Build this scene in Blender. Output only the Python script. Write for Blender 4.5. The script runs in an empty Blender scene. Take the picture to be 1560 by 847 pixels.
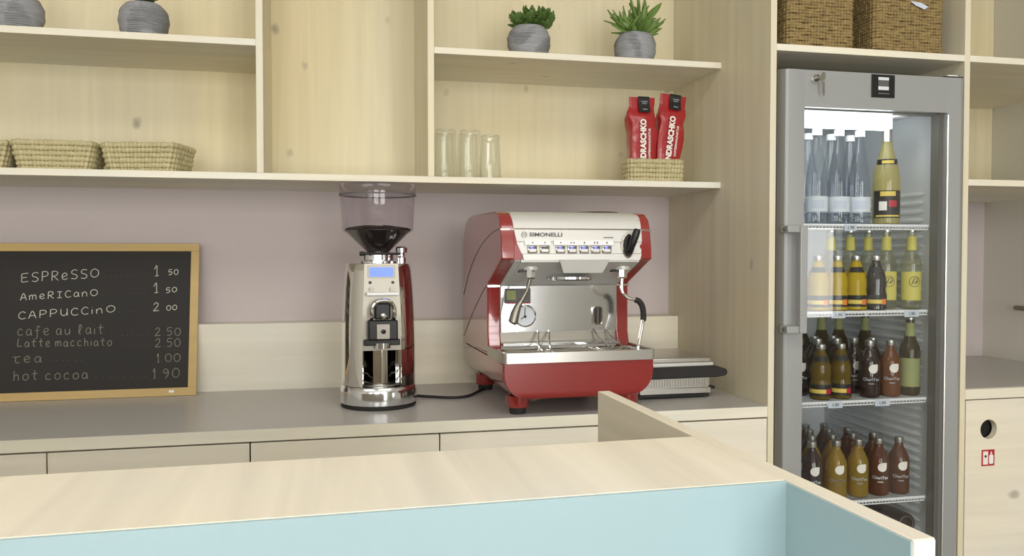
import bpy, math, random
from mathutils import Vector, Matrix
C = bpy.context.scene.collection
PI = math.pi
R = math.radians
random.seed(7)

# ------------------------------------------------------------------ camera
cd = bpy.data.cameras.new('camera'); cam = bpy.data.objects.new('camera', cd); C.objects.link(cam)
cd.sensor_width = 36; cd.lens = 1252.917 / 1560 * 36; cd.clip_start = 0.02; cd.clip_end = 60
_y, _p, _r = R(12.6717), R(-1.622), R(-0.0231)
_f = Vector((math.sin(_y)*math.cos(_p), math.cos(_y)*math.cos(_p), math.sin(_p)))
_rt = Vector((math.cos(_y), -math.sin(_y), 0)); _up = _rt.cross(_f)
_r2 = _rt*math.cos(_r) + _up*math.sin(_r); _u2 = -_rt*math.sin(_r) + _up*math.cos(_r)
_m = Matrix((_r2, _u2, -_f)).transposed().to_4x4(); _m.translation = Vector((-1.2316, -2.0982, 1.3281))
cam.matrix_world = _m
bpy.context.scene.camera = cam

# ------------------------------------------------------------------ world and daylight
sc = bpy.context.scene
sc.view_settings.view_transform = 'Standard'; sc.view_settings.look = 'None'
sc.view_settings.exposure = 0.03; sc.view_settings.gamma = 1; sc.view_settings.use_curve_mapping = False
w = bpy.data.worlds.new('sky'); sc.world = w; w.use_nodes = True
w.node_tree.nodes['Background'].inputs[0].default_value = (0.80, 0.87, 1, 1)
w.node_tree.nodes['Background'].inputs[1].default_value = 1.0
def daylight(name, loc, rot, sx, sy, e, col=(1, 0.98, 0.94)):
    l = bpy.data.lights.new(name, 'AREA'); l.shape = 'RECTANGLE'; l.size = sx; l.size_y = sy; l.energy = e; l.color = col
    o = bpy.data.objects.new(name, l); C.objects.link(o); o.location = loc; o.rotation_euler = rot; return o
# daylight entering by the three tall windows of the street side, behind the camera
for xw, en in ((-3.9, 22), (-1.9, 84), (.05, 96)):
    daylight('window_daylight', (xw, -5.35, 1.55), (R(90), 0, 0), 1.35, 2.3, en)
daylight('low_window_daylight', (3.54, -5.35, 1.15), (R(90), 0, 0), .5, .9, 8)
# two added fill lights overhead, brightening the bar top and worktop
for xw in (-2.6, -.4):
    daylight('added_ceiling_fill', (xw, -1.75, 2.93), (0, 0, 0), 1.5, .9, 17, (1, .97, .92))

# ------------------------------------------------------------------ materials
def new_mat(name):
    m = bpy.data.materials.new(name); m.use_nodes = True; nt = m.node_tree
    return m, nt, nt.nodes['Principled BSDF']
def srgb(r, g, b):
    f = lambda c: (c/255/12.92) if c/255 <= .04045 else ((c/255+.055)/1.055)**2.4
    return (f(r), f(g), f(b), 1)
def plain(name, col, rough=.5, metal=0, spec=.5, coat=0, noise=0, nscale=30, bump=0, emit=None, es=0, trans=0, ior=1.45):
    m, nt, b = new_mat(name)
    b.inputs['Base Color'].default_value = srgb(*col)
    b.inputs['Roughness'].default_value = rough; b.inputs['Metallic'].default_value = metal
    b.inputs['Specular IOR Level'].default_value = spec
    b.inputs['Coat Weight'].default_value = coat; b.inputs['Coat Roughness'].default_value = .05
    b.inputs['Transmission Weight'].default_value = trans; b.inputs['IOR'].default_value = ior
    tc = nt.nodes.new('ShaderNodeTexCoord'); n = nt.nodes.new('ShaderNodeTexNoise')
    n.inputs['Scale'].default_value = nscale; n.inputs['Detail'].default_value = 4
    nt.links.new(tc.outputs['Object'], n.inputs['Vector'])
    if noise:
        mx = nt.nodes.new('ShaderNodeMix'); mx.data_type = 'RGBA'
        c = srgb(*col); k = 1 - noise; k2 = 1 + noise
        mx.inputs[6].default_value = (c[0]*k, c[1]*k, c[2]*k, 1); mx.inputs[7].default_value = (min(1, c[0]*k2), min(1, c[1]*k2), min(1, c[2]*k2), 1)
        nt.links.new(n.outputs['Fac'], mx.inputs[0]); nt.links.new(mx.outputs[2], b.inputs['Base Color'])
    if bump:
        bp = nt.nodes.new('ShaderNodeBump'); bp.inputs['Strength'].default_value = bump; bp.inputs['Distance'].default_value = .002
        nt.links.new(n.outputs['Fac'], bp.inputs['Height']); nt.links.new(bp.outputs['Normal'], b.inputs['Normal'])
    if emit:
        b.inputs['Emission Color'].default_value = srgb(*emit); b.inputs['Emission Strength'].default_value = es
    return m
def wood(name, col, axis, knots=.75, seed=0., grain=.10, rough=.55):
    """white-glazed spruce: soft grain along axis, sparse grey knots"""
    m, nt, b = new_mat(name); N = nt.nodes.new; Lk = nt.links.new
    tc = N('ShaderNodeTexCoord')
    mp = N('ShaderNodeMapping'); s = [26., 26., 26.]; s['xyz'.index(axis)] = 1.3; mp.inputs['Scale'].default_value = s
    mp.inputs['Location'].default_value = (seed, seed*1.7, seed*.6)
    geo = N('ShaderNodeNewGeometry')
    Lk(geo.outputs['Position'], mp.inputs['Vector'])
    n = N('ShaderNodeTexNoise'); n.inputs['Scale'].default_value = 1.; n.inputs['Detail'].default_value = 5; n.inputs['Distortion'].default_value = .6
    Lk(mp.outputs[0], n.inputs['Vector'])
    n2 = N('ShaderNodeTexNoise'); n2.inputs['Scale'].default_value = 2.2; n2.inputs['Detail'].default_value = 2; Lk(geo.outputs['Position'], n2.inputs['Vector'])
    c = srgb(*col)
    r1 = N('ShaderNodeMapRange'); r1.inputs[1].default_value = .3; r1.inputs[2].default_value = .7; r1.inputs[3].default_value = 1-grain; r1.inputs[4].default_value = 1.0
    Lk(n.outputs['Fac'], r1.inputs[0])
    hv = N('ShaderNodeVectorMath'); hv.operation = 'SCALE'; hv.inputs[0].default_value = c[:3]; Lk(r1.outputs[0], hv.inputs['Scale'])
    # slow drift between yellower and greyer boards
    mx = N('ShaderNodeMix'); mx.data_type = 'RGBA'; mx.blend_type = 'MULTIPLY'; mx.inputs[0].default_value = 1
    cr = N('ShaderNodeValToRGB'); cr.color_ramp.elements[0].color = (1, .965, .90, 1); cr.color_ramp.elements[1].color = (.97, .975, 1, 1)
    cr.color_ramp.elements[0].position = .35; cr.color_ramp.elements[1].position = .65
    Lk(n2.outputs['Fac'], cr.inputs[0]); Lk(hv.outputs[0], mx.inputs[6]); Lk(cr.outputs[0], mx.inputs[7])
    # knots
    mp2 = N('ShaderNodeMapping'); s2 = [5.2, 5.2, 5.2]; s2['xyz'.index(axis)] = 3.6; mp2.inputs['Scale'].default_value = s2
    mp2.inputs['Location'].default_value = (seed*3.1+.3, seed+.1, seed*2.3+.7)
    Lk(geo.outputs['Position'], mp2.inputs['Vector'])
    v = N('ShaderNodeTexVoronoi'); v.inputs['Scale'].default_value = 1; Lk(mp2.outputs[0], v.inputs['Vector'])
    wn = N('ShaderNodeTexNoise'); wn.inputs['Scale'].default_value = 30; Lk(geo.outputs['Position'], wn.inputs['Vector'])
    ad = N('ShaderNodeMath'); ad.operation = 'MULTIPLY_ADD'; ad.inputs[1].default_value = .09; Lk(wn.outputs['Fac'], ad.inputs[0]); Lk(v.outputs['Distance'], ad.inputs[2])
    k = N('ShaderNodeMapRange'); k.inputs[1].default_value = .075; k.inputs[2].default_value = .135; k.inputs[3].default_value = knots; k.inputs[4].default_value = 0
    Lk(ad.outputs[0], k.inputs[0])
    sel = N('ShaderNodeSeparateColor'); Lk(v.outputs['Color'], sel.inputs[0])
    gt = N('ShaderNodeMath'); gt.operation = 'GREATER_THAN'; gt.inputs[1].default_value = .12; Lk(sel.outputs[0], gt.inputs[0])
    mu = N('ShaderNodeMath'); mu.operation = 'MULTIPLY'; Lk(k.outputs[0], mu.inputs[0]); Lk(gt.outputs[0], mu.inputs[1])
    mk = N('ShaderNodeMix'); mk.data_type = 'RGBA'; mk.inputs[7].default_value = srgb(146, 136, 122)
    Lk(mu.outputs[0], mk.inputs[0]); Lk(mx.outputs[2], mk.inputs[6]); Lk(mk.outputs[2], b.inputs['Base Color'])
    b.inputs['Roughness'].default_value = rough; b.inputs['Specular IOR Level'].default_value = .3
    bp = N('ShaderNodeBump'); bp.inputs['Strength'].default_value = .06; bp.inputs['Distance'].default_value = .001
    Lk(n.outputs['Fac'], bp.inputs['Height']); Lk(bp.outputs[0], b.inputs['Normal'])
    return m
def thin_glass(name, tint=(255, 255, 255), gloss=.10, rough=.01, body=0.):
    """clear thin wall: see-through, with a mirror-like reflection that grows at grazing angles"""
    m = bpy.data.materials.new(name); m.use_nodes = True; nt = m.node_tree; nt.nodes.clear(); N = nt.nodes.new; Lk = nt.links.new
    o = N('ShaderNodeOutputMaterial'); t = N('ShaderNodeBsdfTransparent'); t.inputs[0].default_value = srgb(*tint)
    g = N('ShaderNodeBsdfGlossy'); g.inputs['Roughness'].default_value = rough
    lw = N('ShaderNodeLayerWeight'); lw.inputs[0].default_value = .5
    mr = N('ShaderNodeMapRange'); mr.inputs[3].default_value = gloss; mr.inputs[4].default_value = min(1, gloss+.5); Lk(lw.outputs['Facing'], mr.inputs[0])
    pw = N('ShaderNodeMath'); pw.operation = 'POWER'; pw.inputs[1].default_value = 3; Lk(lw.outputs['Facing'], pw.inputs[0]); Lk(pw.outputs[0], mr.inputs[0])
    mx = N('ShaderNodeMixShader'); Lk(mr.outputs[0], mx.inputs[0]); Lk(t.outputs[0], mx.inputs[1]); Lk(g.outputs[0], mx.inputs[2])
    out = mx
    if body:
        d = N('ShaderNodeBsdfDiffuse'); d.inputs[0].default_value = srgb(*tint); m2 = N('ShaderNodeMixShader'); m2.inputs[0].default_value = body
        Lk(mx.outputs[0], m2.inputs[1]); Lk(d.outputs[0], m2.inputs[2]); out = m2
    Lk(out.outputs[0], o.inputs[0]); return m
def metal(name, col, rough, bump=0, nscale=(1, 1, 1)):
    m, nt, b = new_mat(name); b.inputs['Base Color'].default_value = srgb(*col); b.inputs['Metallic'].default_value = 1; b.inputs['Roughness'].default_value = rough
    if bump:
        tc = nt.nodes.new('ShaderNodeTexCoord'); mp = nt.nodes.new('ShaderNodeMapping'); mp.inputs['Scale'].default_value = nscale
        n = nt.nodes.new('ShaderNodeTexNoise'); n.inputs['Scale'].default_value = 60; bp = nt.nodes.new('ShaderNodeBump'); bp.inputs['Strength'].default_value = bump; bp.inputs['Distance'].default_value = .0006
        nt.links.new(tc.outputs['Object'], mp.inputs[0]); nt.links.new(mp.outputs[0], n.inputs['Vector']); nt.links.new(n.outputs['Fac'], bp.inputs['Height']); nt.links.new(bp.outputs[0], b.inputs['Normal'])
    return m
M = {}
WC = (230, 223, 199)
M['wood_z'] = wood('glazed_spruce_upright', WC, 'z', seed=1.3)
M['wood_z2'] = wood('glazed_spruce_upright_b', (226, 219, 194), 'z', seed=5.1)
M['wood_x'] = wood('glazed_spruce_lengthways', (236, 232, 216), 'x', knots=.35, seed=2.7)
M['wood_back'] = wood('glazed_spruce_back_panel', (230, 220, 186), 'z', seed=8.9, knots=.7)
M['wood_door'] = wood('glazed_spruce_door', (235, 230, 215), 'x', seed=3.3, knots=.6)
M['wood_bar'] = wood('glazed_spruce_bar', (232, 226, 211), 'y', seed=6.6, knots=.6, grain=.16, rough=.5)
M['laminate'] = plain('grey_laminate', (186, 183, 178), .33, noise=.03, nscale=60)
M['mauve'] = plain('mauve_wall_paint', (200, 190, 188), .85, noise=.02, nscale=8)
M['wallwhite'] = plain('white_wall_paint', (216, 213, 202), .85, noise=.02, nscale=6)
M['ceiling'] = plain('white_ceiling_paint', (235, 233, 226), .9)
M['floor'] = plain('grey_brown_floor', (128, 120, 108), .5, noise=.08, nscale=5)
M['blue'] = plain('light_blue_laminate', (160, 185, 191), .32, noise=.015, nscale=40)
M['whiteedge'] = plain('white_frame_and_lit_edge', (240, 238, 228), .5)  # window frames, and the bar's end grain with its window light painted in
M['gap'] = plain('dark_gap', (58, 52, 42), .8)
M['dark'] = plain('dark_interior', (30, 28, 26), .8)
M['black'] = plain('black_plastic', (24, 24, 24), .38)
M['rubber'] = plain('black_rubber', (38, 36, 36), .7)
M['red'] = plain('red_lacquer', (142, 36, 34), .22, coat=1, ior=1.6)
M['chrome'] = metal('chrome', (232, 230, 226), .05)
M['mirror'] = metal('polished_steel', (232, 234, 238), .13, .12, (.3, 1, 1))
M['steel'] = metal('brushed_steel', (200, 198, 192), .33, .25, (.05, 1, 1))
M['steel_dark'] = metal('dull_steel', (146, 142, 132), .42)
M['silver'] = plain('silver_paint', (214, 213, 208), .46, metal=.35)
M['whiteplastic'] = plain('white_plastic', (238, 238, 238), .4)
M['ledblue'] = plain('blue_led', (90, 100, 255), .4, emit=(80, 90, 255), es=2.2)
M['display'] = plain('blue_display', (90, 120, 240), .3, emit=(92, 122, 240), es=.75)
M['smoke'] = thin_glass('smoked_hopper_plastic', (244, 242, 245), gloss=.04)
M['beans'] = plain('coffee_beans', (30, 23, 22), .45, bump=1)
M['glass'] = thin_glass('clear_glass', (253, 254, 253), gloss=.04)
M['pane'] = thin_glass('door_pane', (252, 253, 253), gloss=.04)
M['fridge'] = plain('silver_grey_enamel', (164, 166, 166), .38, metal=.35)
M['fridge_side'] = plain('dark_grey_door_profile', (112, 110, 104), .4, metal=.3)
M['liner'] = plain('pale_grey_liner', (216, 220, 222), .45)
M['tube'] = plain('fridge_lamp', (255, 255, 255), .5, emit=(244, 250, 255), es=6.5)
M['wire'] = plain('white_wire', (232, 234, 236), .35)
M['chalkboard'] = plain('chalkboard_slate', (46, 44, 42), .75, noise=.12, nscale=4)
M['pine'] = wood('pine_frame', (206, 178, 122), 'x', knots=0, seed=4.4, grain=.12)
M['chalk'] = plain('white_chalk', (214, 212, 202), .95, noise=.2, nscale=300)
M['chalk_faint'] = plain('faint_chalk', (146, 141, 128), .95, noise=.25, nscale=300)
M['straw'] = plain('pale_palm_straw', (188, 178, 138), .75, noise=.28, nscale=55, bump=.5)
M['seagrass'] = plain('brown_seagrass', (142, 122, 80), .9, noise=.7, nscale=85, bump=1)
M['pot'] = plain('grey_wrapped_fibre', (150, 151, 154), .75, noise=.36, nscale=1, bump=.9)
_nt = M['pot'].node_tree; _mp = _nt.nodes.new('ShaderNodeMapping'); _mp.inputs['Scale'].default_value = (22, 22, 330)
_nz = [n for n in _nt.nodes if n.type == 'TEX_NOISE'][0]; _tc = [n for n in _nt.nodes if n.type == 'TEX_COORD'][0]
_nt.links.new(_tc.outputs['Object'], _mp.inputs[0]); _nt.links.new(_mp.outputs[0], _nz.inputs['Vector'])
M['soil'] = plain('soil', (50, 40, 30), .9)
M['jade'] = plain('dark_green_leaf', (86, 112, 56), .35, noise=.25, nscale=25)
M['finger'] = plain('mid_green_leaf', (106, 134, 66), .38, noise=.25, nscale=25)
M['stem'] = plain('green_brown_stem', (98, 98, 56), .6)
M['bagred'] = plain('red_foil', (158, 34, 38), .3, coat=.4, noise=.1, nscale=38, bump=1)
M['white'] = plain('white_print', (236, 232, 224), .6)
M['blackprint'] = plain('black_print', (26, 26, 28), .5)
M['greyprint'] = plain('grey_print', (92, 90, 88), .5)
M['signred'] = plain('safety_red', (176, 30, 52), .5)
M['lidmetal'] = metal('silver_cap_metal', (214, 214, 210), .3)
M['water'] = thin_glass('blue_tinted_water_bottle', (246, 249, 253), gloss=.05)
M['paper'] = plain('pale_label_paper', (214, 220, 226), .6)
M['tag'] = plain('price_tag_paper', (200, 208, 222), .6)
M['gold'] = plain('yellow_gold_print', (222, 196, 92), .5)
M['orange'] = plain('orange_print', (230, 130, 60), .5)
M['yellowlabel'] = plain('yellow_label_paper', (206, 196, 96), .6)
M['greenlabel'] = plain('olive_green_label', (146, 152, 98), .6)
def liquid(n, col, body=.45):
    return thin_glass(n, col, gloss=.05, body=body)
M['juice'] = liquid('yellow_juice', (212, 184, 40), .6)
M['darkjuice'] = plain('dark_cola_glass', (26, 18, 18), .08, coat=.4)
M['lemonade'] = liquid('cloudy_lemonade', (240, 240, 222), .07)
M['apple'] = liquid('olive_gold_drink', (146, 120, 38), .35)
M['amber'] = liquid('amber_tea', (160, 90, 22), .3)
M['brown'] = liquid('red_brown_tea', (134, 70, 26), .3)
M['yellowtea'] = liquid('yellow_tea', (204, 172, 60), .3)
M['cider'] = liquid('pale_cider', (222, 212, 150), .3)
M['darkglass'] = plain('dark_red_brown_drink', (44, 26, 24), .08, coat=.4)
M['olive'] = liquid('green_brown_beer', (84, 66, 28), .4)

# ------------------------------------------------------------------ mesh helpers
class MB:
    def __init__(s): s.v = []; s.f = []
    def add(s, vs, fs):
        n = len(s.v); s.v += [tuple(x) for x in vs]; s.f += [tuple(i+n for i in q) for q in fs]; return s
    def box(s, x0, x1, y0, y1, z0, z1, T=None):
        vs = [Vector((x, y, z)) for z in (z0, z1) for y in (y0, y1) for x in (x0, x1)]
        if T is not None: vs = [T @ q for q in vs]
        return s.add(vs, [(0, 2, 3, 1), (4, 5, 7, 6), (0, 1, 5, 4), (2, 6, 7, 3), (0, 4, 6, 2), (1, 3, 7, 5)])
    def lathe(s, prof, n=24, c=(0, 0, 0), a0=0, a1=2*PI, T=None, cap=False):
        full = abs(a1-a0-2*PI) < 1e-6; m = n if full else n+1; vs = []
        for r, z in prof:
            for k in range(m):
                a = a0 + (a1-a0)*k/n; q = Vector((r*math.sin(a), -r*math.cos(a), z))
                if T is not None: q = T @ q
                vs.append(q + Vector(c))
        fs = []
        for i in range(len(prof)-1):
            for k in range(n):
                k2 = (k+1) % m; fs.append((i*m+k, i*m+k2, (i+1)*m+k2, (i+1)*m+k))
        if cap:
            fs.append(tuple(reversed(range(m)))); fs.append(tuple((len(prof)-1)*m+k for k in range(m)))
        return s.add(vs, fs)
    def tube(s, pts, r, n=8, closed=False):
        pts = [Vector(q) for q in pts]; L = len(pts); rr = r if isinstance(r, (list, tuple)) else [r]*L; vs = []; prev = None
        for i, q in enumerate(pts):
            if closed: t = pts[(i+1) % L]-pts[i-1]
            else: t = pts[min(i+1, L-1)]-pts[max(i-1, 0)]
            t.normalize()
            if prev is None:
                a = Vector((0, 0, 1)) if abs(t.z) < .9 else Vector((1, 0, 0)); u = t.cross(a).normalized()
            else:
                u = (prev - t*prev.dot(t)).normalized()
            prev = u; w_ = t.cross(u)
            for k in range(n):
                an = 2*PI*k/n; vs.append(q + (u*math.cos(an)+w_*math.sin(an))*rr[i])
        fs = []
        for i in range(L if closed else L-1):
            j = (i+1) % L
            for k in range(n): fs.append((i*n+k, i*n+(k+1) % n, j*n+(k+1) % n, j*n+k))
        if not closed: fs += [tuple(reversed(range(n))), tuple((L-1)*n+k for k in range(n))]
        return s.add(vs, fs)
    def prism(s, poly, axis, a, b):
        """poly of 2-D points in the plane across axis, extruded from a to b"""
        def p3(q, t):
            return {'x': (t, q[0], q[1]), 'y': (q[0], t, q[1]), 'z': (q[0], q[1], t)}[axis]
        n = len(poly); vs = [p3(q, a) for q in poly]+[p3(q, b) for q in poly]
        return s.add(vs, [tuple(range(n)), tuple(range(2*n-1, n-1, -1))]+[(i, n+i, n+(i+1) % n, (i+1) % n) for i in range(n)])
    def build(s, name, mat, parent=None, smooth=True, bevel=0, seg=2, ang=35, loc=None, fix=True):
        me = bpy.data.meshes.new(name); me.from_pydata(s.v, [], s.f)
        if fix:
            import bmesh
            b = bmesh.new(); b.from_mesh(me); bmesh.ops.recalc_face_normals(b, faces=b.faces); b.to_mesh(me); b.free()
        me.materials.append(M[mat] if isinstance(mat, str) else mat)
        if smooth:
            me.shade_smooth(); me.set_sharp_from_angle(angle=R(ang))
        o = bpy.data.objects.new(name, me); C.objects.link(o)
        if bevel:
            bm_ = o.modifiers.new('bevel', 'BEVEL'); bm_.width = bevel; bm_.segments = seg; bm_.limit_method = 'ANGLE'; bm_.angle_limit = R(40)
            me.shade_smooth(); bm_.harden_normals = False
            me.set_sharp_from_angle(angle=R(60))
        if parent: o.parent = parent
        if loc: o.location = loc
        return o
def box(name, mat, parent, x0, x1, y0, y1, z0, z1, bevel=0, **k):
    return MB().box(x0, x1, y0, y1, z0, z1).build(name, mat, parent, bevel=bevel, smooth=bool(bevel), **k)
def thing(name, label, cat, loc=(0, 0, 0), rz=0, group=None):
    o = bpy.data.objects.new(name, None); C.objects.link(o); o.location = loc; o.rotation_euler = (0, 0, rz); o.empty_display_size = .05
    o['label'] = label; o['category'] = cat
    if group: o['group'] = group
    return o
def tag(o, label, cat, group=None):
    o['label'] = label; o['category'] = cat
    if group: o['group'] = group
    return o
def struct(o): o['kind'] = 'structure'; return o
def kids(o): return [c for c in bpy.data.objects if c.parent == o]
def dup(root, loc, rz=None, label=None, group=None):
    r = root.copy(); C.objects.link(r); r.location = loc
    if rz is not None: r.rotation_euler[2] = rz
    if label: r['label'] = label
    if group: r['group'] = group
    for ch in kids(root):
        c = ch.copy(); C.objects.link(c); c.parent = r
        for g in kids(ch):
            d = g.copy(); C.objects.link(d); d.parent = c
    return r
def text(s, size, mat, parent, loc, rot=(R(90), 0, 0), name='lettering', sx=1, ext=.0002, align='CENTER', bold=0, shear=0):
    cu = bpy.data.curves.new('t', 'FONT'); cu.body = s; cu.size = size; cu.extrude = ext; cu.align_x = align; cu.align_y = 'CENTER'; cu.offset = bold; cu.shear = shear; cu.resolution_u = 3
    o = bpy.data.objects.new('t', cu); C.objects.link(o); bpy.context.view_layer.update()
    me = bpy.data.meshes.new_from_object(o.evaluated_get(bpy.context.evaluated_depsgraph_get())); bpy.data.objects.remove(o); bpy.data.curves.remove(cu)
    me.materials.clear(); me.materials.append(M[mat])
    T = Matrix.Translation(loc) @ (Matrix.Rotation(rot[2], 4, 'Z') @ Matrix.Rotation(rot[1], 4, 'Y') @ Matrix.Rotation(rot[0], 4, 'X')) @ Matrix.Diagonal((sx, 1, 1, 1))
    me.transform(T); me.name = name
    q = bpy.data.objects.new(name, me); C.objects.link(q); q.parent = parent; return q
def arc(cx, cy, r, a0, a1, n):
    return [(cx+r*math.cos(R(a0+(a1-a0)*i/n)), cy+r*math.sin(R(a0+(a1-a0)*i/n))) for i in range(n+1)]
def rrect(x0, x1, y0, y1, r, n=5):
    return arc(x1-r, y1-r, r, 0, 90, n)+arc(x0+r, y1-r, r, 90, 180, n)+arc(x0+r, y0+r, r, 180, 270, n)+arc(x1-r, y0+r, r, 270, 360, n)
def smooth_path(pts, k=6):
    pts = [Vector(p) for p in pts]; P = [pts[0]*2-pts[1]]+pts+[pts[-1]*2-pts[-2]]; out = []
    for i in range(1, len(P)-2):
        for j in range(k):
            t = j/k; a, b, c, d = P[i-1:i+3]
            out.append(.5*((2*b)+(c-a)*t+(2*a-5*b+4*c-d)*t*t+(3*b-a-3*c+d)*t**3))
    out.append(pts[-1]); return out

# ------------------------------------------------------------------ the room
YW = .6967
struct(box('floor', 'floor', None, -5, 4, -5.3, YW, -.1, 0))
struct(box('ceiling', 'ceiling', None, -5, 4, -5.3, YW, 2.95, 3.05))
struct(box('wall_back', 'mauve', None, -5, 1.33, YW, YW+.1, 0, 2.95))
struct(box('wall_left', 'wallwhite', None, -5.1, -5, -5.3, YW, 0, 2.95))
wr = struct(box('wall_right', 'wallwhite', None, 1.33, 1.43, -1.3, YW+.1, 0, 2.95))
struct(box('wall_far_right', 'wallwhite', None, 4, 4.1, -5.3, YW, 0, 2.95))
struct(box('wall_alcove', 'wallwhite', None, 1.43, 4, -1.4, -1.3, 0, 2.95))
wf = MB(); wf.box(-5, 2.5, -5.3, -5.2, 0, .4); wf.box(-5, 4, -5.3, -5.2, 2.7, 2.95); wf.box(2.5, 4, -5.3, -5.2, 0, .7); wf.box(2.5, 4, -5.3, -5.2, 1.6, 2.7); wf.box(2.5, 3.29, -5.3, -5.2, .7, 1.6); wf.box(3.79, 4, -5.3, -5.2, .7, 1.6)
xs = [-5, -4.575, -3.225, -2.575, -1.225, -.625, .725, 2.5]
for a in range(0, 8, 2): wf.box(xs[a], xs[a+1], -5.3, -5.2, .4, 2.7)
struct(wf.build('wall_front', 'wallwhite', None, smooth=False))
for i, xw in enumerate((-3.9, -1.9, .05)):
    g = MB()
    for dx in (-.675, -.02, .635): g.box(xw+dx, xw+dx+.04, -5.27, -5.22, .4, 2.7)
    for dz in (.4, .97, 1.54, 2.10, 2.66): g.box(xw-.675, xw+.675, -5.27, -5.22, dz, dz+.04)
    struct(g.build('window_%d' % (i+1), 'whiteedge', None, smooth=False))

# ------------------------------------------------------------------ door handle on the right wall
t = thing('door_handle', 'grey metal lever handle on the pale wall inside the right-hand shelf bay', 'handle', (1.33, .425, 1.1285))
MB().tube([(-.045, 0, 0), (-.048, .02, 0), (-.046, .066, 0)], .009, 10).build('lever', 'steel_dark', t)
MB().lathe([(0, 0), (.024, 0), (.024, .008), (.009, .01), (.009, .045), (0, .045)], 16, T=Matrix.Rotation(R(-90), 4, 'Y')).build('rose', 'steel_dark', t)
MB().lathe([(0, 0), (.022, 0), (.022, .008), (0, .009)], 16, c=(0, 0, -.075), T=Matrix.Rotation(R(-90), 4, 'Y')).build('keyhole_plate', 'steel_dark', t)

# ------------------------------------------------------------------ shelf unit above the coffee counter
TH = .0189; YS = .2952; YB = .6635; XL = -2.75
u = thing('wall_shelf_unit', 'pale glazed spruce wall shelf unit with three bays above the coffee counter', 'shelf', (-1.4, YS, 1.5375))
def at(o, name, mat, x0, x1, y0, y1, z0, z1, bevel=.0012):
    L = o.location
    return box(name, mat, o, x0-L[0], x1-L[0], y0-L[1], y1-L[1], z0-L[2], z1-L[2], bevel=bevel)
at(u, 'shelf', 'wood_x', XL, -TH, YS, YW-.001, 1.5375, 1.5564)
at(u, 'shelf', 'wood_x', XL, -1.4206, YS, YB, 1.9257-TH, 1.9257)
at(u, 'shelf', 'wood_x', -.9436+TH, -TH, YS, YB, 1.9313-TH, 1.9313)
at(u, 'divider', 'wood_z', -1.4206, -1.4206+TH, YS, YB, 1.5564, 2.42)
at(u, 'divider', 'wood_z', -.9436, -.9436+TH, YS, YB, 1.5564, 2.42)
at(u, 'top_board', 'wood_x', XL, -TH, YS, YB, 2.42, 2.44)
at(u, 'side_board', 'wood_z', XL-TH, XL, YS, YB, 1.5375, 2.44)
at(u, 'back_panel', 'wood_back', XL, -1.4206+TH/2, YB, YB+.012, 1.5564, 2.44, 0)
at(u, 'back_panel', 'wood_back', -1.4206+TH/2, -.9436+TH/2, YB, YB+.012, 1.5564, 2.44, 0)
at(u, 'back_panel', 'wood_back', -.9436+TH/2, -TH, YB, YB+.012, 1.5564, 2.44, 0)

# ------------------------------------------------------------------ tall unit round the fridge
XR = .615
tu = thing('tall_shelf_unit', 'tall pale spruce unit framing the fridge with open bays to its right', 'shelf', (.3, 0, 0))
at(tu, 'side_panel', 'wood_z2', -TH, 0, 0, YW-.001, 0, 2.6)
at(tu, 'side_panel', 'wood_z2', XR, XR+TH, 0, YW-.001, 0, 2.6)
at(tu, 'side_panel', 'wood_z2', 1.33-TH-.001, 1.329, 0, .03, 0, 2.6)
at(tu, 'shelf', 'wood_x', 0, XR, 0, YB, 1.9185-TH, 1.9185)
at(tu, 'shelf', 'wood_x', XR+TH, 1.33-TH-.001, 0, YB, 1.9185-TH, 1.9185)
at(tu, 'shelf', 'wood_x', XR+TH, 1.33-TH-.001, 0, YB, 1.5524-TH, 1.5524)
at(tu, 'top_board', 'wood_x', 0, XR, 0, YB, 2.58, 2.6)
at(tu, 'top_board', 'wood_x', XR+TH, 1.33-TH-.001, 0, YB, 2.58, 2.6)
at(tu, 'back_panel', 'wood_back', 0, XR, YB, YB+.012, 1.8996, 2.6, 0)
at(tu, 'back_panel', 'wood_back', XR+TH, 1.329, YB, YB+.012, 1.5335, 2.6, 0)
# small worktop of the right-hand bay
wt2 = thing('worktop', 'small grey topped spruce worktop in the bay right of the fridge', 'worktop', (.97, 0, .9236))
at(wt2, 'top_surface', 'laminate', XR+TH+.0005, 1.3285, .012, YW-.002, .9226, .9236, 0)
at(wt2, 'board', 'wood_x', XR+TH+.0005, 1.3285, 0, YW-.002, .8925, .9226, .001)

def plate_hole(x0, x1, z0, z1, cx, cz, r, y0, y1, n=32):
    """board in the x-z plane with a round hole"""
    out = []; inn = []
    for k in range(n):
        a = 2*PI*(k+.5)/n; c, s_ = math.cos(a), math.sin(a); inn.append((cx+r*c, cz+r*s_))
        tx = ((x1-cx) if c > 0 else (x0-cx))/c; tz = ((z1-cz) if s_ > 0 else (z0-cz))/s_; tt = min(tx, tz); out.append([cx+tt*c, cz+tt*s_])
    for (X_, Z_) in ((x0, z0), (x0, z1), (x1, z0), (x1, z1)):
        k = min(range(n), key=lambda i: (out[i][0]-X_)**2+(out[i][1]-Z_)**2); out[k] = [X_, Z_]
    vs = []
    for y in (y0, y1):
        vs += [(a, y, b) for a, b in out]+[(a, y, b) for a, b in inn]
    fs = []
    for k in range(n):
        j = (k+1) % n
        fs.append((k, j, n+j, n+k)); fs.append((2*n+k, 3*n+k, 3*n+j, 2*n+j)); fs.append((n+k, n+j, 3*n+j, 3*n+k)); fs.append((k, 2*n+k, 2*n+j, j))
    return MB().add(vs, fs)
cb = thing('base_cabinet', 'pale spruce base cabinet with a round finger hole and red sticker, right of the fridge', 'cabinet', (.97, 0, 0))
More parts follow.
